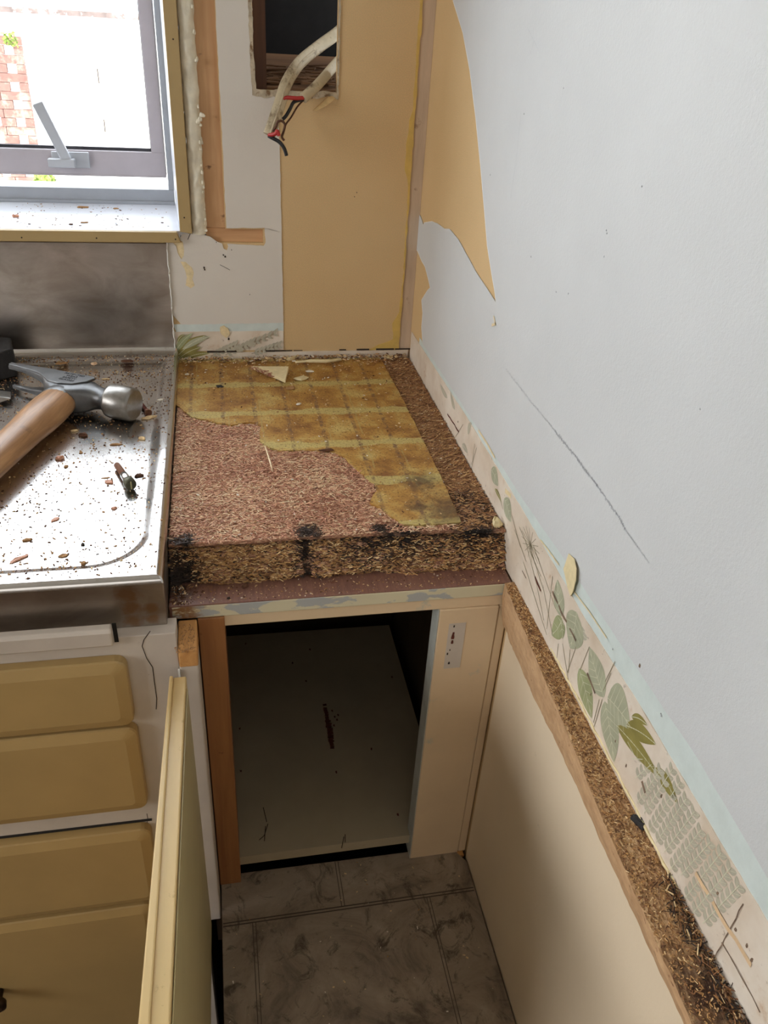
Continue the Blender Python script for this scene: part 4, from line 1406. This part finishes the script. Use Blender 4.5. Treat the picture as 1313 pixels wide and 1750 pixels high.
# ------------------------------------------------------------------ hammer on the drainboard
TZ = ST - .0050
HU = Vector((.885, -.466, 0)); HV = Vector((.466, .885, 0)); HW = Vector((0, 0, 1))
HO = Vector((-.4150, -.1580, TZ + .0190))
ham = thing('hammer', 'claw hammer with worn wooden handle and grey steel head lying on the drainboard', 'hammer', (HO.x, HO.y, TZ))
def hp_(u, v, w_): return HO + HU * u + HV * v + HW * w_
def sect(u, vc, wc, hv, hw, n=16, e=.55):
    out = []
    for k in range(n):
        a = 2 * math.pi * k / n
        c, s = math.cos(a), math.sin(a)
        out.append(hp_(u, vc + hv * math.copysign(abs(c) ** e, c), wc + hw * math.copysign(abs(s) ** e, s)))
    return out
mb = MB()
# body and neck
mb.loft([sect(-.032, .0075, .001, .0105, .0155, e=.3), sect(-.022, .0035, 0, .0150, .0150, e=.35), sect(-.008, -.0020, 0, .0190, .0150, e=.4), sect(.010, -.0030, 0, .0195, .0150, e=.4), sect(.022, .0000, 0, .0160, .0145, e=.5), sect(.030, .002, 0, .0125, .0125, e=.75), sect(.036, .002, 0, .0118, .0118, e=1), sect(.042, .002, 0, .0125, .0125, e=1), sect(.047, .002, 0, .0150, .0150, e=1)], 0, True)
# collar round the handle socket
mb.tube([hp_(-.002, -.014, -.0005), hp_(-.002, -.022, -.0005), hp_(-.003, -.027, -.0005)], [.0200, .0200, .0185], 20, 0, flat=.80, side=(0, 0, 1))
# two claw tines, one above the other as the hammer lies on its side
for sg in (1, -1):
    rings = []
    for k in range(9):
        t = k / 8
        u = -.020 - .066 * t
        gap = .0010 + .0085 * min(1, t * 1.5)
        outer = .0152 - .0012 * t
        wc, hw = sg * (gap + outer) / 2, (outer - gap) / 2
        vtop = .0175 - .0026 * t
        vbot = -.006 + .0158 * t + .003 * math.sin(t * math.pi)
        rings.append(sect(u, (vtop + vbot) / 2, wc, (vtop - vbot) / 2 * (1 - .25 * t), max(.0012, hw), 12, .35))
    mb.loft(rings, 0, True)
head = mb.build('head', M['hammer_steel'], ham, bevel=.0006, recalc=True)
mb = MB()
mb.loft([sect(.0465, .002, 0, .0150, .0150, 24, 1), sect(.0475, .002, 0, .0178, .0178, 24, 1), sect(.0500, .002, 0, .0186, .0186, 24, 1), sect(.0745, .002, 0, .0182, .0182, 24, 1), sect(.0770, .002, 0, .0160, .0160, 24, 1), sect(.0773, .002, 0, .0150, .0150, 24, 1)], 0, True)
mb.build('striking_face', M['face_steel'], head, recalc=True)
# flat cheek plate carrying the stamped words
mb = MB()
ch = [(-.0845, .0150), (-.030, .0176), (.019, .0176), (.0220, .0150), (.0190, .0040), (.0090, -.0070), (-.006, -.0115), (-.020, -.0095), (-.030, -.0030), (-.040, .0030), (-.054, .0062), (-.0845, .0100)]
mb.prism([hp_(u, v, .0166) for u, v in ch], HW * -.0030)
mb.build('cheek', M['hammer_steel'], head, bevel=.0005)
def words(txt, size, org, ux, vx, mt, par, name):
    c = bpy.data.curves.new(name, 'FONT')
    c.body = txt
    c.size = size
    c.align_x = 'CENTER'
    c.space_line = 1.0
    c.extrude = .0001
    tmp = bpy.data.objects.new(name + '_src', c)
    COL.objects.link(tmp)
    bpy.context.view_layer.update()
    dg = bpy.context.evaluated_depsgraph_get()
    me = bpy.data.meshes.new_from_object(tmp.evaluated_get(dg))
    bpy.data.objects.remove(tmp)
    nrm = ux.cross(vx)
    R = Matrix((ux, vx, nrm)).transposed().to_4x4()
    me.transform(R)
    me.materials.clear()
    me.materials.append(mt)
    ob = bpy.data.objects.new(name, me)
    COL.objects.link(ob)
    ob.parent = par
    pw = Vector(par.location) + Vector(par.parent.location)
    ob.location = Vector(org) - pw
    return ob
words('PATENTED\nWEAR\nSAFETY\nGLASSES', .0050, hp_(-.002, .0118, .01672), HU, HV, M['stamp'], head, 'stamped_words')
# handle
hd = Vector((-.262, -.965, 0)).normalized()
hs = hp_(-.002, -.016, -.0005)
path, ra = [], []
for k in range(26):
    t = k / 25
    s = t * .30
    path.append(hs + hd * s + Vector((-.006 * math.sin(t * 2.6), 0, -.0035 * t)))
    ra.append(.0188 + .0020 * math.sin(min(1, s / .07) * math.pi) - .0030 * max(0, min(1, (s - .07) / .1)) + .004 * max(0, (t - .75)) * 2)
MBH = MB()
MBH.tube(path, ra, 22, 0, flat=.80, side=(0, 0, 1))
MBH.build('handle', M['hickory'], ham, origin=O0)

# ------------------------------------------------------------------ other tools and fixings on the drainboard
ck = thing('chisel', 'bright steel chisel tip poking in from the left under the hammer claw', 'chisel', (-.52, -.13, TZ))
mb = MB()
a, b = Vector((-.4845, -.1290, 0)), Vector((-.60, -.150, 0))
d = (b - a).normalized(); s = Vector((-d.y, d.x, 0))
def cs(t, hw, z0, z1):
    p = a + d * t
    return [p - s * hw + HW * (TZ + z0), p + s * hw + HW * (TZ + z0), p + s * hw * .8 + HW * (TZ + z1), p - s * hw * .8 + HW * (TZ + z1)]
mb.loft([cs(0, .010, .006, .0068), cs(.012, .011, .003, .0095), cs(.03, .011, .001, .013), cs(.13, .011, .0006, .013)], 0, False)
mb.build('blade', M['face_steel'], ck, bevel=.0005, recalc=True)
bk = thing('block', 'black scuffed block at the left edge behind the hammer claw', 'block', (-.515, -.05, TZ))
mb = MB()
mb.prism([Vector((x, y, TZ + .0005)) for x, y in ((-.4905, -.0620), (-.4985, -.0240), (-.5450, -.0100), (-.5600, -.0500), (-.5200, -.0850))], (0, 0, .034))
mb.build('block_body', M['black_rubber'], bk, bevel=.002, origin=O0)
def bolt(name, label, p0, p1, r, parts):
    p0, p1 = Vector(p0), Vector(p1)
    o = thing(name, label, 'bolt' if name == 'bolt' else 'screw', (p0.x, p0.y, TZ))
    d = (p1 - p0)
    for nm, t0, t1, k0, k1, mt in parts:
        MB().tube([p0 + d * t0, p0 + d * (t0 * .7 + t1 * .3), p0 + d * (t0 * .05 + t1 * .95), p0 + d * t1], [r * k0, r * k0 * 1.03, r * k1, r * k1 * .8], 14).build(nm, mt, o)
    return o, d
t0, t1 = at(200, 795, 2, TZ + .004), at(224, 829, 2, TZ + .007)
bo, d = bolt('bolt', 'short bolt with rusty thread and slotted dark head on the bright drainboard', t0, t1, .0036, (('thread', 0, .50, .85, .9, M['rust_bolt']), ('ferrule', .50, .82, 1.02, 1.08, M['zinc']), ('bolt_head', .82, 1.0, 1.5, 1.5, M['bolt_head'])))
dn = d.normalized()
s = dn.cross(HW).normalized()
e = t1 + dn * .0003
mb = MB()
mb.hexa([e - HW * .0040 - s * .0006, e - HW * .0040 + s * .0006, e - HW * .0040 + s * .0006 + dn * .0005, e - HW * .0040 - s * .0006 + dn * .0005, e + HW * .0040 - s * .0006, e + HW * .0040 + s * .0006, e + HW * .0040 + s * .0006 + dn * .0005, e + HW * .0040 - s * .0006 + dn * .0005])
mb.build('slot', M['bolt_slot'], bo)
t0, t1 = at(240, 687, 2, TZ + .004), at(254, 706, 2, TZ + .003)
bolt('screw', 'brown rusty screw lying just beyond the hammer striking face', t0, t1, .0022, (('thread', 0, .8, .8, 1.0, M['rust']), ('screw_head', .8, 1.0, 1.3, 1.9, M['rust_bolt'])))

# ------------------------------------------------------------------ electric cables in the hole
def sm(pts, n=8):
    pts = [Vector(p) for p in pts]
    out = []
    for i in range(len(pts) - 1):
        p0, p1, p2, p3 = pts[max(i - 1, 0)], pts[i], pts[i + 1], pts[min(i + 2, len(pts) - 1)]
        for k in range(n):
            t = k / n
            out.append(.5 * ((2 * p1) + (p2 - p0) * t + (2 * p0 - 5 * p1 + 4 * p2 - p3) * t * t + (3 * p1 - p0 - 3 * p2 + p3) * t ** 3))
    out.append(pts[-1])
    return out
def A(px, py, y): return at(px, py, 1, y)
c1 = thing('cable', 'longer flat white cable hanging lowest out of the wall hole', 'cable', A(458, 232, -.06), 'cut cables hanging out of the wall hole')
path = sm([A(600, 35, .07), A(575, 58, .05), A(545, 80, .035), A(512, 108, .010), A(490, 142, -.018), A(479, 175, -.035), A(468, 208, -.045), A(460, 231, -.050)])
MB().tube(path, .0066, 16, 0, flat=.5, side=(0, 1, 0)).build('sheath', M['sheath'], c1)
MB().tube([p + Vector((.0004, -.0036, 0)) for p in path[18:-2]], .0012, 8).build('sheath_rib', M['sheath'], c1)
MB().tube(sm([A(459, 230, -.051), A(466, 230, -.054), A(472, 228, -.056), A(474, 224, -.057), A(477, 232, -.057)], 5), .0021, 10).build('red_wire', M['red_wire'], c1)
MB().tube(sm([A(459, 232, -.050), A(466, 236, -.052), A(478, 243, -.054), A(486, 254, -.055), A(490, 266, -.055)], 5), .0020, 10).build('black_wire', M['black_wire'], c1)
MB().tube(sm([A(465, 226, -.050), A(472, 216, -.052), A(475, 208, -.053), A(482, 207, -.053), A(487, 213, -.053), A(485, 224, -.053), A(482, 234, -.052), A(486, 240, -.052)], 5), .0013, 8).build('earth_wire', M['bare_wire'], c1)
c2 = thing('cable', 'shorter flat white cable poking from the lower right of the wall hole', 'cable', A(518, 168, -.03), 'cut cables hanging out of the wall hole')
path = sm([A(590, 92, .05), A(570, 114, .022), A(553, 134, .002), A(536, 152, -.014), A(518, 168, -.026)])
MB().tube(path, .0056, 16, 0, flat=.55, side=(0, 1, 0)).build('sheath', M['sheath'], c2)
MB().tube(sm([A(520, 167, -.025), A(508, 168, -.030), A(490, 167, -.032), A(484, 171, -.034), A(479, 181, -.036)], 5), .0021, 10).build('red_wire', M['red_wire'], c2)
MB().tube(sm([A(519, 170, -.024), A(503, 174, -.028), A(496, 186, -.030), A(489, 198, -.032), A(483, 204, -.033)], 5), .0019, 10).build('black_wire', M['black_wire'], c2)
MB().tube(sm([A(518, 172, -.024), A(508, 183, -.027), A(498, 200, -.030), A(489, 212, -.034), A(486, 222, -.04)], 5), .0010, 8).build('earth_wire', M['bare_wire'], c2)

# ------------------------------------------------------------------ single splinters, chips and scraps
def chip(px, py, zs, rx, ry, rz, rot, mt, label, name='wood_chip', cat='wood chip', group=None):
    q = at(px, py, 2, zs)
    mb = MB().chunk((q.x, q.y, zs), rx, ry, rz * .6, int(px * 7 + py), 0, rot)
    o = mb.build(name, mt)
    return tag(o, label, cat, group)
# large triangular scrap
mb = MB()
tri = [at(430, 631, 2, .001), at(494, 629, 2, .006), at(488, 653, 2, .004), at(470, 646, 2, .001)]
base = [(p.x, p.y) for p in tri]
mb.prism([Vector((base[0][0], base[0][1], .0055)), Vector((base[1][0], base[1][1], .0085)), Vector((base[2][0], base[2][1], .0065)), Vector((base[3][0], base[3][1], .0045))], (0, 0, -.0042), 0)
sc = mb.build('hardboard_scrap', M['flap'], bevel=.0008)
tag(sc, 'large pale triangular board scrap lying at back of the ochre worktop', 'board scrap')
mb = MB()
for i in range(60):
    t = random.random()
    p = Vector((base[0][0], base[0][1], .003)).lerp(Vector((base[3][0], base[3][1], .003)), t)
    mb.flake(p + Vector((0, random.uniform(-.003, .001), random.uniform(-.002, .003))), (1, random.gauss(0, .5), 0), (0, -1, 1), random.uniform(.002, .006), .001, .0004)
mb.build('broken_edge', M['flakes'][3], sc)
CH = M['dust'][0]; TA = M['dust'][1]; BR = M['dust'][2]; WH = M['dust'][3]
GC = 'board chips on the worktop'
chip(515, 648, .0004, .010, .006, .004, .3, M['flap'], 'pale crumpled chip right of the triangular scrap', 'board_chip', 'chip', GC)
chip(530, 635, .0004, .006, .0035, .003, .1, WH, 'small white chip behind the pale crumpled chip', 'board_chip', 'chip', GC)
chip(498, 664, .0004, .007, .0055, .0025, .2, TA, 'round brown chip in front of the triangular scrap', 'board_chip', 'chip', GC)
chip(375, 661, .0004, .0055, .0032, .003, -.3, M['black_rubber'], 'black oval crumb on the left of the ochre film', 'board_chip', 'chip', GC)
chip(320, 640, .0004, .003, .003, .002, 0, WH, 'white round crumb nearest the sink on the ochre film', 'board_chip', 'chip', GC)
chip(511, 691, .0004, .0042, .0026, .0024, .6, WH, 'brightest white crumb in the middle of the ochre film', 'board_chip', 'chip', GC)
chip(498, 615, .0004, .010, .004, .006, .6, M['flap'], 'tan flake standing against the back wall above the triangular scrap', 'board_chip', 'chip', GC)
chip(665, 612, -.001, .008, .004, .006, -.6, M['flap'], 'curled tan flake in the back right corner of the worktop', 'board_chip', 'chip', GC)
chip(848, 897, -.002, .0055, .006, .010, .4, M['flap'], 'yellow chunk stuck at the front right corner of the chipboard', 'board_chip', 'chip', GC)
chip(560, 770, .0004, .0100, .0022, .003, .05, BR, 'dark splinter on the torn front edge of the ochre film', 'board_chip', 'chip', GC)
chip(348, 977, -.036, .0042, .0034, .0055, .2, BR, 'brown lump at the foot of the ragged edge on laminate', 'board_chip', 'chip', GC)
chip(419, 1003, -.036, .0030, .0026, .004, .7, BR, 'red-brown crumb in the middle of the laminate ledge left half', 'board_chip', 'chip', GC)
chip(391, 1023, -.036, .0020, .0016, .002, .2, M['crack'], 'small dark crumb near the front edge of the laminate ledge', 'board_chip', 'chip', GC)
mb = MB()
mb.tube(sm([at(505, 619, 2, .004), at(530, 617, 2, .005), at(560, 617, 2, .005), at(583, 614, 2, .004)], 5), [.0016] * 5 + [.0024] * 6 + [.002] * 5, 8)
tag(mb.build('splinter', M['flap']), 'long pale splinter lying along the back of the worktop', 'splinter')
mb = MB()
mb.tube([at(453, 762, 2, .001), at(462, 790, 2, .004), at(466, 806, 2, .001)], [.0006, .0010, .0004], 6)
tag(mb.build('splinter', M['flakes'][2]), 'straw-coloured splinter standing out on the bare red-brown chips', 'splinter')
GS = 'wood chips on the drainboard'
DZ = TZ
for px, py, rx, ry, rz, rot, mt, lab in (
    (43, 627, .0055, .0032, .003, .1, TA, 'grey-tan chip at back of drainboard beside the black block'),
    (105, 622, .0065, .0026, .003, .1, TA, 'thin tan chip at back of drainboard behind the hammer claw'),
    (161, 623, .0045, .0030, .004, .3, M['flakes'][0], 'orange-tan chip at back of drainboard behind the hammer cheek'),
    (218, 619, .0085, .0022, .004, .0, BR, 'dark bristly crumb at back right of drainboard'),
    (182, 648, .0060, .0016, .002, .1, CH, 'pale sliver behind the hammer neck'),
    (256, 714, .0090, .0042, .003, .3, CH, 'largest pale chip beside the hammer striking face'),
    (243, 750, .0040, .0045, .003, .8, CH, 'pale curled chip in front of the striking face near right rim'),
    (198, 760, .0065, .0018, .002, .0, TA, 'thin brown sliver midway between hammer face and bolt'),
    (276, 684, .0050, .0018, .002, .3, WH, 'pale sliver on the right rim beside the hammer'),
    (143, 745, .0048, .0036, .005, .4, BR, 'dark brown chunk between handle and hammer face'),
    (128, 737, .0040, .0022, .003, .2, CH, 'pale flake touching the dark brown chunk beside the handle'),
    (101, 785, .0046, .0034, .005, .3, M['flakes'][1], 'brown chunk next to the handle on drainboard'),
    (113, 798, .0026, .0024, .002, .0, TA, 'small tan crumb right of the brown chunk by the handle'),
    (138, 774, .0020, .0018, .002, .0, TA, 'tiny brown crumb between handle and bolt'),
    (187, 824, .0056, .0030, .003, -.2, M['flakes'][1], 'brown chip just left of the bolt'),
    (181, 817, .0050, .0012, .001, .1, TA, 'slender splinter above the brown chip left of the bolt'),
    (237, 814, .0062, .0020, .003, .2, BR, 'dark thin chip right of the bolt'),
    (196, 869, .0028, .0022, .002, .4, M['flakes'][1], 'red-brown crumb in front of the bolt'),
    (95, 888, .0026, .0050, .002, -.5, M['flakes'][1], 'slanted brown flake in middle of the bright drainboard'),
    (47, 923, .0040, .0030, .002, .2, TA, 'tan flake at left of the bright drainboard'),
    (108, 950, .0044, .0028, .002, .1, TA, 'tan flake near the front groove of the drainboard'),
    (33, 955, .0030, .0080, .002, -.9, M['flakes'][1], 'long red-brown splinter near the front groove at left'),
    (143, 963, .0022, .0032, .002, .3, TA, 'small tan crumb in the front groove of the drainboard'),
    (142, 931, .0020, .0018, .002, .3, M['crack'], 'dark crumb in front of the slanted brown flake')):
    zs = DZ
    q = at(px, py, 2, ST - .004)
    zs = board_z(q.x, q.y) + .0001
    chip(px, py, zs, rx, ry, rz, rot, mt, lab, 'wood_chip', 'wood chip', GS)
GW = 'wood chips on the window board'
for px, py, rx, ry, rz, rot, mt, lab in ((28, 371, .0045, .0030, .005, .2, M['flakes'][1], 'brown chip at left end of the window board'), (143, 355, .0085, .0020, .003, .1, TA, 'heap of tan chips near back of the window board'), (145, 381, .0060, .0016, .002, .1, TA, 'thin tan sliver at front edge of the window board'), (198, 357, .0040, .0014, .002, .0, TA, 'small sliver at back right of the window board'), (122, 384, .0030, .0014, .002, .3, BR, 'dark crumb at front edge of the window board')):
    chip(px, py, .1613, rx, ry, rz, rot, mt, lab, 'wood_chip', 'wood chip', GW)
mb = MB()
q = at(1092, 1140, 2, -.03)
# ------------------------------------------------------------------ sawdust (uncountable)
def dust(name, label, n, fn, smin, smax, wts=(30, 40, 20, 10)):
    mb = MB()
    k = 0
    while k < n:
        r = fn()
        if r is None:
            continue
        x, y, z = r
        a = random.uniform(0, 6.28)
        s_ = smin + (smax - smin) * random.random() ** 2.5
        mb.flake((x, y, z), (math.cos(a), math.sin(a), random.gauss(0, .1)), (random.gauss(0, .2), random.gauss(0, .2), 1), s_, s_ * random.uniform(.25, .7), s_ * .2, random.choices([0, 1, 2, 3], wts)[0])
        k += 1
    o = mb.build(name, M['dust'])
    return tag(o, label, 'sawdust', None, 'stuff')
def f_sink():
    x, y = random.uniform(-.52, -.310), random.uniform(-.478, -.012)
    if random.random() > .45 + .55 * max(0, min(1, nz(x * 14, y * 14) + .5)):
        return None
    return x, y, board_z(x, y) + .0001
dust('drainboard_sawdust', 'fine brown sawdust scattered over the drainboard', 5200, f_sink, .0005, .0026, (10, 38, 50, 2))
def f_sinkback():
    x, y = random.uniform(-.52, -.310), -.012 - abs(random.gauss(0, .055))
    return x, y, board_z(x, y) + .0001
dust('upstand_sawdust', 'thicker pale sawdust along the foot of the steel upstand', 1500, f_sinkback, .0004, .0024, (34, 40, 18, 8))
def f_glue():
    x, y = random.uniform(-.305, -.004), random.uniform(-.42, -.006)
    if y < -.10 and random.random() < .55: return None
    return x, y, .0002 if in_poly(x, y, poly) else -.0006
dust('worktop_sawdust', 'pale crumbs and sawdust strewn over the ochre film of the worktop', 1700, f_glue, .0006, .0030, (40, 28, 12, 20))
def f_back():
    return random.uniform(-.304, -.006), -.005 - abs(random.gauss(0, .010)), .0003 + random.uniform(0, .004)
dust('back_edge_crumbs', 'ridge of crumbs heaped along the back edge of the worktop', 900, f_back, .001, .0055, (34, 34, 22, 10))
def f_lam():
    x = random.uniform(-.304, -.004)
    y = -.464 + abs(random.gauss(0, .014))
    if y > -.437: return None
    return x, y, -.0359
dust('laminate_sawdust', 'fine sawdust on the red-brown laminate ledge', 650, f_lam, .0004, .0022, (40, 34, 20, 6))
def f_lam2():
    x = -.304 + abs(random.gauss(0, .010))
    return x, random.uniform(-.464, -.437), -.0359
dust('corner_sawdust', 'dark crumbs gathered at left end of the laminate ledge', 260, f_lam2, .0006, .003, (6, 14, 78, 2))
def f_sill():
    return random.uniform(-.50, -.306), random.uniform(.0, .13), .1613
dust('window_board_dust', 'specks of sawdust on the white window board', 170, f_sill, .0006, .0030, (10, 50, 40, 0))
def f_vin():
    return random.uniform(-.28, -.006), random.uniform(-.80, -.46), ZV + .0003
dust('platform_dust', 'pale specks of sawdust on the grey vinyl platform', 160, f_vin, .0006, .0030, (60, 20, 0, 20))
